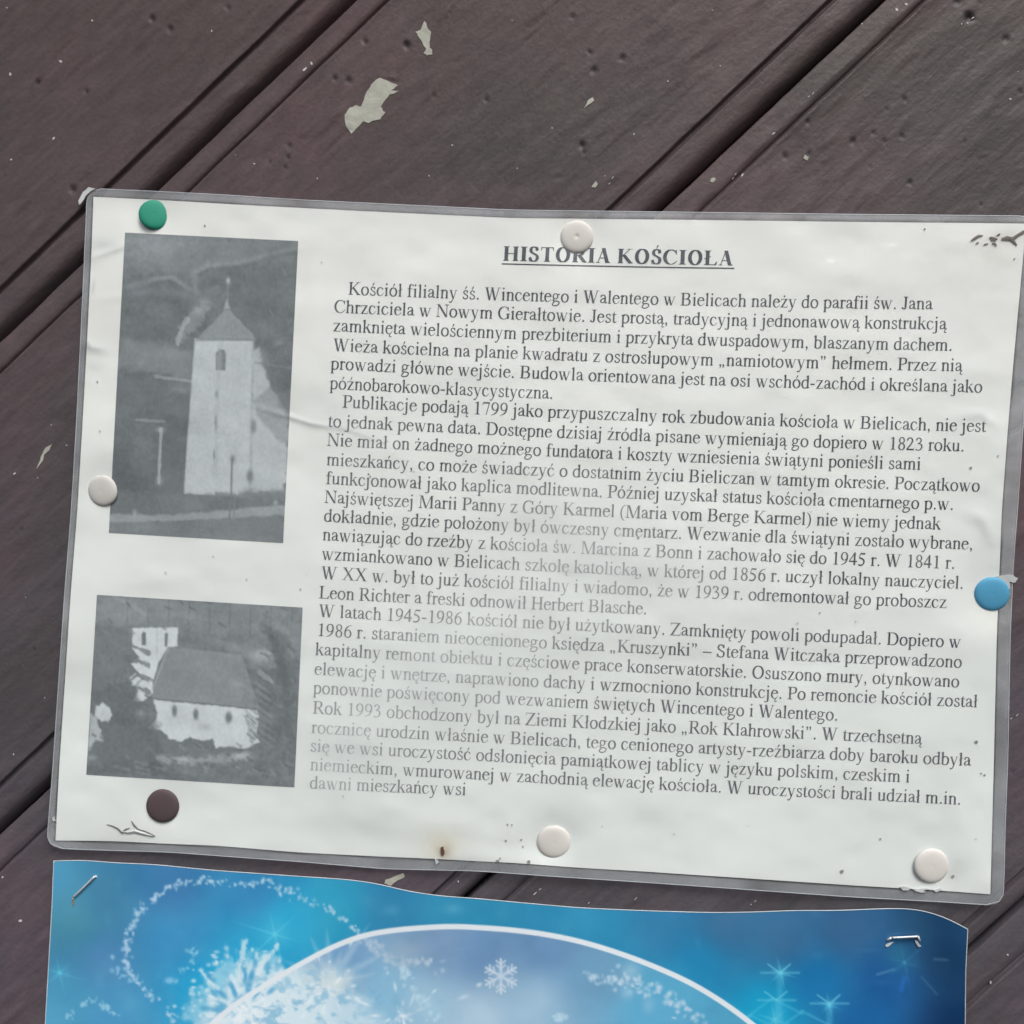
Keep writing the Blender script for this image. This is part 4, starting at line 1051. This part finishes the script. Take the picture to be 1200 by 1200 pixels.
# laminating film, front and back sheet sealed round the paper
FILM = film_material()
def film_grid(off, hz_border, hz_in):
    ns, nt_ = 420, 310
    Gf = coons(FT, FB, FL, FR, ns, nt_)
    fx, fy = Gf[..., 0].copy(), Gf[..., 1].copy()
    # rounded corners: draw each row in near the ends
    Wd, Hd, rad = 1110., 790., 17.
    tt = np.linspace(0, 1, nt_) * Hd
    inset = np.zeros(nt_)
    for i, q in enumerate(tt):
        dd = min(q, Hd - q)
        if dd < rad: inset[i] = (rad - math.sqrt(max(0, rad ** 2 - (rad - dd) ** 2))) / Wd
    s = np.linspace(0, 1, ns)
    for i in range(nt_):
        lo = inset[i]; q = lo + (1 - 2 * lo) * s
        fx[i] = np.interp(q, s, Gf[i, :, 0]); fy[i] = np.interp(q, s, Gf[i, :, 1])
    # inside the paper outline?
    tY = np.interp(fx, *np.array(PT).T); bY = np.interp(fx, *np.array(PB).T)
    lX = np.interp(fy, np.array(PL)[:, 1], np.array(PL)[:, 0]); rX = np.interp(fy, np.array(PR)[:, 1], np.array(PR)[:, 0])
    ins = np.minimum(np.minimum(fy - tY, bY - fy), np.minimum(fx - lX, rX - fx))
    hz = hz_in + (hz_border - hz_in) * (1 - sm(-2.5, -.5, ins)) * (.45 + 1.1 * fbm(fx / 45, fy / 45, 320, 4))
    if off > 0:
        cl = np.zeros_like(fx)
        for (a, b, r, k) in HZ: cl = 1 - (1 - cl) * (1 - k * .10 * np.exp(-((fx - a) ** 2 + (fy - b) ** 2) / r ** 2))
        cl *= .8 + .4 * fbm(fx / 34, fy / 22, 330, 2)
        hz = 1 - (1 - hz) * (1 - np.clip(cl, 0, .55) * sm(0, 4, ins))
    h = H(fx, fy) + off
    return fx, fy, h, hz


fx, fy, h1, z1 = film_grid(.00030, .19, .03)
_, _, h2, z2 = film_grid(-.00012, .155, .02)
n1 = fx.size
Fg = grid_faces(*fx.shape)
V1 = P(fx, fy, h1).reshape(-1, 3); V2 = P(fx, fy, h2).reshape(-1, 3)
ob1 = obj('front_film', mesh('front_film', V1, Fg, attr={'haze': z1.ravel()}), FILM, notice)
ob2 = obj('back_film', mesh('back_film', V2, Fg[:, ::-1], attr={'haze': z2.ravel()}), FILM, notice)
# the sealed rim between the two sheets
r_, c_ = fx.shape
idx = np.arange(n1).reshape(r_, c_)
loop = np.concatenate([idx[0, :], idx[1:, -1], idx[-1, -2::-1], idx[-2:0:-1, 0]])
m_ = len(loop)
Vr = np.concatenate([V1[loop], V2[loop]])
Fr = [[i, (i + 1) % m_, (i + 1) % m_ + m_, i + m_] for i in range(m_)]
RIM = simple('worn film rim', (.42, .45, .48), .35, 400, .1)
path = V1[loop] + np.array([0, .00022, 0])
sel = path[::3]
vt, ft_ = tube(np.concatenate([sel, sel[:2]]), .00014, 5, False)
obj('sealed_rim', mesh('sealed_rim', vt, ft_), RIM, notice)

FLAKE = simple('torn whitish film', (.50, .53, .53), .35, 500, .3, .0004, .1)
GRIME = simple('dark grime', (.19, .175, .155), .9, 500, .3, .0004, .3)
Hf = lambda x, y: H(x, y) + .00034


def ribbon(pts, w, h0, curl=0.0):
    """a narrow raised strip of torn film or dirt along pts, w = list of widths"""
    pts = np.array(pts, float); n = len(pts)
    t = np.gradient(pts, axis=0); t /= np.linalg.norm(t, axis=1)[:, None]; nn = np.stack([-t[:, 1], t[:, 0]], 1)
    w = np.broadcast_to(np.asarray(w, float), (n,))[:, None]
    a = pts + nn * w / 2; b = pts - nn * w / 2
    V = []
    for q, dh in ((a, 0), (pts, .00012 + curl), (b, 0)): V.append(P(q[:, 0], q[:, 1], h0(q[:, 0], q[:, 1]) + dh))
    V.append(P(pts[:, 0], pts[:, 1], h0(pts[:, 0], pts[:, 1]) - .0002))
    V = np.concatenate(V)
    F = []
    for i in range(n - 1):
        for k in ((0, n), (n, 2 * n), (2 * n, 3 * n), (3 * n, 0)): F.append([k[0] + i, k[1] + i, k[1] + i + 1, k[0] + i + 1])
    return V, F


def part(name, VF, m, parent, smooth=False, **kw):
    return obj(name, mesh(name, VF[0], VF[1], smooth), m, parent, **kw)


for k, (pts, w) in enumerate([([(1138, 282), (1142, 279.5), (1147, 276.5), (1152, 275.8)], [1.4, 3.2, 3, .8]), ([(1160, 278), (1164, 279.5), (1169, 280)], [2, 4, 1.5]), ([(1161, 281), (1167, 282.5)], [1, 1.6]),
                              ([(1174, 280), (1180, 279), (1187, 280), (1193, 275.5), (1199, 272), (1206, 268)], [2.5, 5, 4.6, 3.2, 3.6, 3]), ([(1186, 281), (1189, 284), (1192, 287.5)], [4, 3, .8]), ([(1144, 285), (1147, 284)], 1.6),
                              ([(1153, 286.5), (1158, 285.5)], 1.4), ([(1168, 276), (1172, 274)], [1, 2])]):
    part('tear_mark', ribbon(pts, w, Hf), GRIME, notice)
part('tear_mark', ribbon([(125, 966), (132, 968), (138, 971), (143, 976), (147, 972), (152, 970)], [.6, 1.2, 1.8, 2.6, 1.6, .6], Hf), GRIME, notice)
part('tear_mark', ribbon([(154, 962), (157, 967), (162, 972), (170, 974), (178, 978), (182, 980)], [.8, 2, 1.3, 1.1, 1.8, .6], Hf), GRIME, notice)
part('film_curl', ribbon([(142, 975), (150, 975.5), (158, 974), (168, 977), (180, 980)], [.6, 3.4, 4.4, 3.4, 1], Hf, .0002), FLAKE, notice)
for q in ([(1054, 1039), (1058, 1038), (1065, 1040), (1066, 1043), (1061, 1044), (1056, 1042)], [(1069, 1042), (1083, 1040.5), (1090, 1042), (1082, 1044), (1086, 1046), (1073, 1045)], [(1094, 1043), (1102, 1040), (1104, 1043), (1097, 1046)],
          [(61, 958), (64, 956), (65, 962), (62, 963)], [(509, 1006), (512, 1005), (514, 1010), (511, 1014)], [(1163, 284), (1168, 283), (1168, 287)]):
    part('film_fray', slab(q, Hf, .0003, .7, 5, 2), FLAKE, notice)
part('film_fray', slab([(1168, 676), (1178, 673.5), (1188, 674), (1193, 678), (1189, 683), (1183, 682), (1183, 690), (1176, 690), (1172, 684)], Hf, .00025, .6, 4, 3), FLAKE, notice)
# the upper left corner is folded and frayed
part('folded_corner', slab([(112, 220.5), (104, 219.5), (97, 225), (92, 235), (93, 240), (97, 236), (101, 229), (106, 224)], Hf, .00045, .5, 8, 2), FLAKE, notice)
part('pin_hole', slab([(516.5, 993), (519.5, 992), (521, 997), (520, 1002), (517.5, 1003), (516, 998)], Hf, .00008, .5, 3, 2), simple('rusty hole rim', (.10, .055, .03), .9, 400, .4), notice)
VV, FF = [], []
rnd = random.Random(3)
DOTS = [(1138, 548, 2.2), (1144.5, 869, 3), (1154, 908, 2), (1150, 906, 1.6), (987, 1021, 3.4), (961, 718, 1.4), (1117, 1027, 3.2), (595, 966, 1.8), (611, 984, 2), (600, 966.5, 1.4), (593, 985, 2.2), (613, 992, 1.5), (583, 1009, 3), (620, 1010, 3.4),
        (586, 1006, 2), (402, 933, 1.4), (485, 552, 1), (434, 558, 1.8), (1170, 534, 1.4), (232, 374, 1), (250, 652, 1.2), (194, 671, 1.4), (289, 679, 1.2), (352, 690, 1.2), (377, 307, 1.2), (1032, 983, 1.6), (1144, 983, 1), (790, 977, 1), (114, 447, 1.6),
        (117, 505, 1.2), (1084, 268, 1.6), (1189, 303, 1.4), (240, 264, 1.8), (170, 265, 1), (935, 730, 1), (1003, 728, .9), (877, 968, .9), (748, 630, 1.6), (706, 968, 1)]
for _ in range(14): DOTS.append((rnd.uniform(110, 1160), rnd.uniform(270, 1010), rnd.uniform(.35, .7)))
for (x_, y_, r) in DOTS:
    q = [(x_ + r * .6 * math.cos(t * 1.05) * rnd.uniform(.6, 1.3), y_ + r * .6 * math.sin(t * 1.05) * rnd.uniform(.6, 1.2)) for t in range(6)]
    v_, f_ = slab(q, Hf, .00006, 0, 0, 1); o0 = len(VV); VV += list(v_); FF += [[j + o0 for j in ff] for ff in f_]
obj('dirt_specks', mesh('dirt_specks', VV, FF, False), simple('grey dirt', (.24, .24, .22), .9, 500, .2), notice, kind='stuff')

# ================================================================ the blue winter poster
def HP(x, y):
    x = np.asarray(x, float); y = np.asarray(y, float)
    h = 1.0 + .9 * (fbm(x / 260, y / 200, 401, 2) - .5) + .5 * np.sin(x / 75 + .8) * np.exp(-((y - 1040) / 90) ** 2)
    h += 7.0 * sm(1035, 1150, x + .25 * (1100 - y)) ** 1.6 * (1 - .35 * sm(1100, 1400, y))
    d = np.exp(-(((x - 97) ** 2 + (y - 1040) ** 2) / 40 ** 2)); h = h - (h - .5) * d
    return np.maximum(h, .4) / 1000


QT = [(63, 1009), (80, 1008.5), (100, 1008), (130, 1011), (180, 1013), (250, 1020), (350, 1027), (405, 1030.5), (440, 1035), (480, 1045), (520, 1050.5), (560, 1053), (600, 1057), (680, 1064), (760, 1067.5), (830, 1069.5), (880, 1069),
      (930, 1067), (985, 1067), (1030, 1065), (1065, 1064.5), (1085, 1068), (1100, 1072), (1118, 1080), (1134, 1089)]
QL = [(63, 1009), (61, 1060), (57, 1130), (53, 1200), (15, 1790)]
QR = [(1134, 1089), (1131.5, 1140), (1131, 1200), (1112, 1830)]
QB = [(15, 1790), (560, 1812), (1112, 1830)]


def poster_grid():
    ns = 860
    T = poly_interp(QT, ns, 0); B = poly_interp(QB, ns, 0)
    # rows: fine in the upper part, coarser below
    k = np.concatenate([np.linspace(0, .27, 176)[:-1], np.linspace(.27, 1, 70)])
    s = np.linspace(0, 1, ns)
    L = np.array(QL, float); R = np.array(QR, float)
    rows = []
    for q in k:
        ly = L[0, 1] + (L[-1, 1] - L[0, 1]) * q; lx = np.interp(ly, L[:, 1], L[:, 0])
        ry = R[0, 1] + (R[-1, 1] - R[0, 1]) * q; rx = np.interp(ry, R[:, 1], R[:, 0])
        base = (1 - q) * T + q * B
        c0 = np.array([lx, ly]) - base[0]; c1 = np.array([rx, ry]) - base[-1]
        rows.append(base + (1 - s)[:, None] * c0 + s[:, None] * c1)
    G = np.array(rows)
    return G[..., 0], G[..., 1]


x, y = poster_grid()
KEYS = [(65, 1015, 75, 150, 190), (90, 1080, 62, 128, 152), (120, 1060, 62, 122, 160), (200, 1040, 48, 105, 160), (300, 1050, 45, 120, 175), (200, 1100, 48, 128, 182), (120, 1120, 66, 122, 172), (80, 1180, 70, 145, 185), (130, 1200, 66, 140, 188),
        (330, 1080, 35, 160, 205), (300, 1120, 30, 150, 198), (240, 1160, 28, 152, 202), (400, 1065, 40, 150, 188), (450, 1060, 42, 122, 168), (550, 1070, 48, 142, 182), (700, 1085, 45, 142, 185), (780, 1085, 48, 125, 172), (850, 1085, 66, 118, 160),
        (920, 1100, 66, 118, 160), (990, 1090, 62, 108, 150), (820, 1130, 38, 142, 190), (900, 1185, 25, 168, 212), (960, 1150, 34, 128, 185), (1040, 1150, 30, 92, 155), (1080, 1080, 42, 88, 128), (1110, 1120, 30, 70, 112), (1110, 1200, 28, 66, 112), (1020, 1195, 30, 104, 168),
        (60, 1500, 30, 90, 160), (300, 1750, 30, 80, 150), (1050, 1500, 25, 80, 150), (800, 1780, 25, 75, 140)]


def field(x, y, keys, s=45.):
    w = 0; c = 0
    for k in keys:
        ww = 1 / (((x - k[0]) ** 2 + (y - k[1]) ** 2) / s ** 2 + .25) ** 1.6
        w = w + ww; c = c + ww[..., None] * np.array(k[2:], float)
    return c / w[..., None]


p = Paint(x, y, (0, 0, 0), 3)
p.v = field(x, y, KEYS) + np.array([10, 14, 12]) * (1 - sm(300, 700, x))[..., None] + 26 * (fbm(x / 70, y / 70, 410, 4)[..., None] - .5) * np.array([1, 1, .8])
rnd = random.Random(11)


def glint(x0, y0, r, k, col=(170, 225, 240), n=6, a0=.3):
    for i in range(n):
        a = a0 + i * 2 * math.pi / n; rr = r * rnd.uniform(.6, 1.1)
        pts = [(x0, y0), (x0 + rr * math.cos(a), y0 + rr * math.sin(a))]
        d, t = seg_dist(x, y, pts); p.mix(k * np.exp(-(d / (1.6 * (1.05 - t))) ** 2) * (1 - t), col)
    p.blob(x0, y0, r * .3, r * .3, col, k * .6)


def flake(x0, y0, r, k, col, wd=1.5, rot=.2):
    for i in range(6):
        a = rot + i * math.pi / 3; ca, sa = math.cos(a), math.sin(a)
        p.line([(x0, y0), (x0 + r * ca, y0 + r * sa)], wd, col, k)
        for q in (.45, .7):
            for sg in (-1, 1):
                b = a + sg * .9; p.line([(x0 + q * r * ca, y0 + q * r * sa), (x0 + q * r * ca + r * .32 * math.cos(b), y0 + q * r * sa + r * .32 * math.sin(b))], wd * .8, col, k * .9)


glint(1025, 1125, 0.1, 0)
for (a, b, r, k) in ((322, 1095, 62, .6), (1060, 1128, 50, .14), (915, 1140, 30, .55), (972, 1178, 26, .5), (908, 1195, 40, .5), (70, 1140, 34, .35)): glint(a, b, r, k, (95, 205, 232))
for (a, b) in ((914, 1140), (972, 1176), (910, 1172)):
    p.line([(a - 22, b), (a + 22, b)], 1.6, (110, 205, 232), .45, soft=2); p.line([(a, b + 4), (a, b + 60)], 5, (90, 195, 228), .35, soft=4); p.line([(a - 14, b - 10), (a, b)], 1.4, (110, 205, 232), .6); p.line([(a + 12, b - 10), (a, b)], 1.4, (110, 205, 232), .6)
for (a, b) in ((905, 1170), (940, 1185), (880, 1190)): p.line([(a, b), (a + 35, b + 18)], 2, (90, 200, 230), .35, soft=2); p.line([(a, b), (a - 30, b + 22)], 2, (90, 200, 230), .35, soft=2)
p.line([(1095, 1124), (1110, 1125)], 2, (90, 140, 170), .5, soft=2); p.line([(1028, 1142), (1048, 1136)], 2, (95, 150, 190), .5, soft=2)
p.line([(1056, 1160), (1060, 1146)], 4, (40, 110, 190), .7, soft=3); p.line([(1080, 1145), (1098, 1165)], 1.6, (70, 120, 160), .5, soft=2)
p.blob(1052, 1118, 14, 16, (48, 120, 150), .5)
# the oval
OV = [(700, 1109), (650, 1097), (600, 1090), (540, 1086), (500, 1087), (460, 1090.5), (425, 1097), (390, 1110), (350, 1131), (310, 1155), (270, 1182), (235, 1215), (200, 1275), (185, 1350), (200, 1450), (280, 1570), (420, 1660), (600, 1700), (800, 1670), (930, 1580), (1000, 1440), (990, 1330), (940, 1255), (880, 1199), (820, 1158), (760, 1130)]
def spline(pts, n=8):
    q = [np.array(k, float) for k in pts]; m = len(q); o = []
    for i in range(m):
        a, b, c_, d_ = q[i - 1], q[i], q[(i + 1) % m], q[(i + 2) % m]
        for k in range(n):
            t = k / n; o.append(tuple(.5 * (2 * b + (c_ - a) * t + (2 * a - 5 * b + 4 * c_ - d_) * t * t + (3 * b - a - 3 * c_ + d_) * t ** 3)))
    return o


OV = spline(OV, 5)
INK_ = [(400, 1130, 112, 158, 200), (450, 1165, 130, 182, 212), (500, 1180, 160, 198, 220), (560, 1115, 105, 146, 188), (620, 1180, 158, 194, 218), (560, 1195, 178, 206, 226), (700, 1145, 112, 162, 196), (760, 1180, 88, 168, 206), (850, 1192, 84, 162, 200),
        (360, 1165, 195, 224, 234), (300, 1190, 210, 232, 240), (640, 1108, 98, 140, 182), (520, 1105, 118, 152, 188), (500, 1400, 150, 200, 225), (700, 1500, 110, 170, 210)]
ins_c = field(x, y, INK_, 40) + 22 * (fbm(x / 55, y / 55, 430, 4)[..., None] - .5)
d, _ = seg_dist(x, y, OV + [OV[0]])
ins = np.zeros(x.shape, bool)
for i in range(len(OV)):
    x0, y0 = OV[i]; x1, y1 = OV[(i + 1) % len(OV)]
    if y0 != y1: ins ^= ((y0 > y) != (y1 > y)) & (x < (x1 - x0) * (y - y0) / (y1 - y0) + x0)
sd_ = np.where(ins, d, -d)
mk = sm(-1.2, 1.2, sd_)[..., None]
p.v = p.v * (1 - mk) + ins_c * mk
# white frost flower on both sides of the arc
WH = (212, 232, 240)
for i in range(46):
    a = rnd.uniform(0, 6.28); r0 = rnd.uniform(0, 55); r1 = r0 + rnd.uniform(14, 45)
    cx, cy = 285, 1190
    p.line([(cx + r0 * math.cos(a), cy + r0 * math.sin(a)), (cx + r1 * math.cos(a + .1), cy + r1 * math.sin(a + .1))], rnd.uniform(2, 6), WH, .75, 3, i, 3)
p.poly([(215, 1215), (222, 1185), (240, 1150), (262, 1128), (300, 1112), (322, 1125), (345, 1135), (370, 1160), (400, 1215)], WH, .55, 8, 14, 440, 10)
p.poly([(225, 1215), (248, 1172), (275, 1142), (305, 1128), (340, 1140), (380, 1190), (410, 1215)], (214, 232, 240), .8, 7, 10, 441, 8)
for i in range(26):
    a = rnd.uniform(3.3, 5.6); r = rnd.uniform(26, 66); p.blob(285 + r * math.cos(a), 1190 + r * math.sin(a), 7, 3.2, (70, 160, 205), .7, 3, a)
for i in range(60):
    a = rnd.uniform(3.2, 5.9); r = rnd.uniform(52, 82); p.blob(285 + r * math.cos(a), 1190 + r * math.sin(a), rnd.uniform(1.5, 4), rnd.uniform(1.5, 3.4), (190, 222, 236), rnd.uniform(.4, .9), 3)
for i in range(17):
    a = -.2 + i * .37 + rnd.uniform(-.1, .1); r = rnd.uniform(30, 84)
    dd, t = seg_dist(x, y, [(388, 1150), (388 + r * math.cos(a), 1150 + r * math.sin(a))]); p.mix(.5 * np.exp(-(dd / (6.5 * (1.15 - t))) ** 2) * (1 - t) ** .5, (205, 226, 236))
p.blob(388, 1152, 26, 15, (204, 220, 222), .75, 2)
p.poly([(300, 1215), (330, 1180), (380, 1165), (430, 1175), (480, 1215)], (205, 228, 238), .7, 14, 12, 450, 14)
# frost and snow texture inside and beside the oval
snow = np.clip(fbm(x / 9, y / 7, 460, 4) - .5, 0, 1) * 3
p.mix(np.clip(snow, 0, .55) * np.exp(-(((x - 330) / 120) ** 2 + ((y - 1185) / 60) ** 2)), (90, 165, 205))
for k in range(170):
    a = rnd.uniform(0, 6.28); r = abs(rnd.gauss(0, 1)); cx, cy = rnd.choice(((285, 1180), (385, 1160), (285, 1180), (470, 1190)))
    p.blob(cx + 42 * r * math.cos(a), cy + 32 * r * math.sin(a), rnd.uniform(1.2, 7), rnd.uniform(1, 2.6), (232, 242, 247), rnd.uniform(.25, .7), 2.4, a)
# dotted garlands
def garland(pts, w, n, c, k0=.35, k1=.9, r0=1.2, r1=4.0):
    pts = np.array(pts, float); L = np.concatenate([[0], np.cumsum(np.hypot(*np.diff(pts, axis=0).T))])
    for i in range(n):
        q = rnd.uniform(0, L[-1]); a = np.interp(q, L, pts[:, 0]); b = np.interp(q, L, pts[:, 1])
        p.blob(a + rnd.gauss(0, w), b + rnd.gauss(0, w), rnd.uniform(r0, r1), rnd.uniform(r0, r1 * .8), c, rnd.uniform(k0, k1), 3, rnd.uniform(0, 3))


G1 = [(213, 1035), (245, 1031), (285, 1036), (310, 1032), (340, 1047), (372, 1058), (400, 1075), (422, 1095)]
garland(G1, 2.4, 110, (178, 212, 232), .35, .85, 1, 3.4)
garland([(213, 1035), (190, 1046), (172, 1058), (160, 1072), (150, 1090), (147, 1118), (152, 1140), (168, 1160), (190, 1180), (210, 1205)], 2.8, 120, (176, 208, 232), .35, .85, 1, 3.6)
garland([(130, 1128), (140, 1138), (152, 1150)], 4, 10, (150, 200, 230), .5, .8)
garland([(78, 1195), (95, 1178), (110, 1171), (125, 1178), (134, 1192)], 2.4, 40, (150, 205, 230), .4, .8, 1, 3.2)
garland([(232, 1110), (225, 1122), (220, 1135), (208, 1148)], 5, 14, (160, 215, 235), .3, .7)
p.blob(199, 1149, 6, 4, (140, 200, 232), .8, 3)
garland([(690, 1145), (720, 1147), (745, 1152), (770, 1160), (790, 1172), (805, 1182), (820, 1196)], 5, 110, (190, 214, 232), .35, .8, 1.2, 4.4)
p.blob(740, 1138, 10, 10, (175, 205, 225), .6); p.blob(735, 1163, 8, 8, (160, 205, 228), .6); p.blob(760, 1178, 7, 10, (150, 195, 222), .5)
garland([(428, 1102), (450, 1118), (470, 1130), (500, 1128), (516, 1137)], 4, 60, (186, 206, 222), .3, .7, 1.2, 4.4)
garland([(470, 1132), (480, 1155), (495, 1172), (510, 1195)], 3, 45, (186, 218, 234), .3, .7, 1.2, 4)
p.blob(475, 1115, 24, 14, (160, 180, 200), .55)
flake(587, 1144, 20, .8, (198, 216, 230), 2.6, .52); p.blob(587, 1144, 11, 11, (180, 205, 225), .5)
garland([(650, 1195), (660, 1190)], 3, 8, (190, 220, 235), .5, .8, 2, 4)
p.blob(531, 1065, 10, 6, (100, 178, 210), .5); p.blob(458, 1067, 10, 6, (90, 168, 205), .4); p.line([(740, 1120), (850, 1190)], 30, (50, 170, 205), .12, soft=14)
for i in range(50): p.blob(rnd.uniform(70, 1100), rnd.uniform(1030, 1210), rnd.uniform(2, 14), rnd.uniform(2, 12), (110, 185, 215), rnd.uniform(.04, .14))
# arc line over everything
p.mix(1 - sm(2.3, 3.9, np.abs(sd_)), (222, 232, 238))
gv = p.v.mean(-1, keepdims=True); c = lin(np.clip(gv + (p.v - gv) * .97, 0, 255)) * 1.0
GLOSS = attr_material('glossy poster print', 'ink', .32, .45, (260, .10, .0006), .03)
poster = thing('winter_poster', 'blue glossy poster with snowflakes and a white oval line stapled below the typed notice', 'poster', (-.005, -.0012, -.30))
ps = obj('print_sheet', mesh('print_sheet', P(x, y, HP(x, y)).reshape(-1, 3), grid_faces(*x.shape), attr={'ink': c.reshape(-1, 3)}), GLOSS, poster)
edge = np.concatenate([np.stack([x[::-1, 0], y[::-1, 0]], 1)[::2], np.stack([x[0, :], y[0, :]], 1)[::4], np.stack([x[:, -1], y[:, -1]], 1)[::2]])
W_ = P(edge[:, 0], edge[:, 1], HP(edge[:, 0], edge[:, 1]) - .00005)
vt, ft_ = tube(W_, .00016, 5, False)
obj('paper_edge', mesh('paper_edge', vt, ft_), simple('white paper edge', (.52, .58, .62), .6, 400, .1), poster)
vt = P(x[::6, ::8], y[::6, ::8], HP(x[::6, ::8], y[::6, ::8]) - .0002)
obj('back_side', mesh('back_side', vt.reshape(-1, 3), grid_faces(*vt.shape[:2])[:, ::-1]), simple('white paper back', (.6, .6, .6), .8, 400, .1), poster)

# ================================================================ staples
STEEL = simple('staple wire', (.66, .68, .69), .45, 800, .2, .0002, .1, .55)


def staple(a, b, hf, label, lift=.0005, legs=((0, 0), (0, 0))):
    h0 = float(hf(a[0], a[1])); c_ = P((a[0] + b[0]) / 2, (a[1] + b[1]) / 2, h0)
    t = thing('staple', label, 'staple', tuple(c_), 'staples holding the blue poster')
    A = P(a[0], a[1], float(hf(*a)) + lift); Bq = P(b[0], b[1], float(hf(*b)) + lift)
    d = Bq - A
    path = [A + d * q for q in (0, .08, .3, .5, .7, .92, 1)]
    path = [A + np.array([0, .0002, 0])] + path[1:-1] + [Bq + np.array([0, .0002, 0])]
    v_, f_ = tube(path, .00036, 8); part('crown', (v_, f_), STEEL, t, True)
    for e_, lg in ((A, legs[0]), (Bq, legs[1])):
        tip = e_ + np.array([lg[0], .006, lg[1]])
        v_, f_ = tube([e_ + np.array([0, .0002, 0]), e_ + np.array([lg[0] * .7, .0006, lg[1] * .7]), e_ + np.array([lg[0], .0022, lg[1]]), tip], [.00036, .00034, .00032, .0002], 8)
        part('leg', (v_, f_), STEEL, t, True)
    return t


staple((85.5, 1052), (111, 1027), HP, 'slanting silver staple in the upper left corner of the blue poster', .0006, ((-.0003, -.0012), (.0005, -.0006)))
staple((1045, 1099), (1076, 1097.5), HP, 'level silver staple in the upper right corner of the blue poster', .0009, ((-.0016, -.0015), (.0010, -.0020)))
part('torn_print', slab([(1037, 1108), (1041, 1105), (1048, 1103.5), (1044, 1107), (1039, 1110)], lambda a, b: HP(a, b) + .00005, .0003, .4, 2, 2), FLAKE, poster)
part('torn_print', slab([(1072, 1101), (1075, 1103), (1080, 1109), (1076, 1110), (1073, 1105)], lambda a, b: HP(a, b) + .00005, .0003, .4, 3, 2), FLAKE, poster)
part('torn_print', slab([(84, 1056), (87, 1055), (87, 1062), (84.5, 1061)], lambda a, b: HP(a, b) + .00005, .00012, .4, 3, 2), GRIME, poster)

# ================================================================ drawing pins
def pin(x0, y0, r_px, m, label, tilt=(0, 0), dimple=False, dome=.85):
    h0 = float(H(x0, y0)) + .00036
    c_ = P(x0, y0, h0)
    R_ = r_px * .272e-3
    t = thing('drawing_pin', label, 'drawing pin', tuple(c_), 'drawing pins holding the laminated notice')
    prof = [(0, 1.42 - (.2 if dimple else 0)), (.35, 1.42 - (.16 if dimple else 0)), (.7, 1.45), (1.4, 1.43), (2.2, 1.39), (3.0, 1.32), (3.7, 1.22), (4.3, 1.06), (4.75, .82), (5.02, .5), (5.1, .2), (5.0, .02), (4.6, -.02), (3.6, .35), (1.0, .5), (0, .5)]
    n = 48; V, F = [], []
    E_ = Euler((tilt[0], 0, tilt[1])).to_matrix()
    for (r, z) in prof:
        for k in range(n):
            a = 2 * math.pi * k / n
            q = E_ @ Vector((r / 5.1 * R_ * math.cos(a), -z * .001 * dome, r / 5.1 * R_ * math.sin(a)))
            V.append((c_[0] + q.x, c_[1] + q.y - .0001, c_[2] + q.z))
    for i in range(len(prof) - 1):
        for k in range(n): F.append([i * n + k, (i + 1) * n + k, (i + 1) * n + (k + 1) % n, i * n + (k + 1) % n][::-1])
    part('head', (V, F), m, t, True)
    v_, f_ = tube([c_ + np.array([0, -.0005, 0]), c_ + np.array([0, .003, 0]), c_ + np.array([0, .007, 0]), c_ + np.array([0, .0085, 0])], [.0006, .0005, .0005, .00008], 8)
    part('point', (v_, f_), STEEL, t, True)


def enamel(name, col, rough=.6, var=.05):
    m = simple(name, col, rough, 260, .12, .0004, var, 0, .25)
    return m


IVORY = enamel('ivory plastic', (.66, .64, .60)); IVORY2 = enamel('grey ivory plastic', (.58, .575, .54))
pin(181, 252, 17.8, enamel('green plastic', (.022, .25, .165)), 'green drawing pin in the upper left corner of the laminated notice', (-.06, .30))
pin(676, 278, 19.2, IVORY, 'ivory drawing pin over the heading, with a dimple in its middle', (.08, -.05), True)
pin(121, 575, 18.6, IVORY2, 'ivory drawing pin at the left edge of the notice beside the tall photograph', (.1, -.12))
pin(191, 944, 19.8, enamel('dark brown plastic', (.085, .062, .066), .6), 'dark brown drawing pin below the wide church photograph', (0, 0), False, .8)
pin(1162, 696, 19.6, enamel('blue plastic', (.085, .33, .52), .5), 'light blue drawing pin at the right edge of the notice', (.1, -.05))
pin(649, 986, 19.6, IVORY, 'ivory drawing pin at the middle of the lower edge of the notice', (.1, .05))
pin(1091, 1014, 20, IVORY, 'ivory drawing pin in the lower right corner of the notice', (.05, .08))
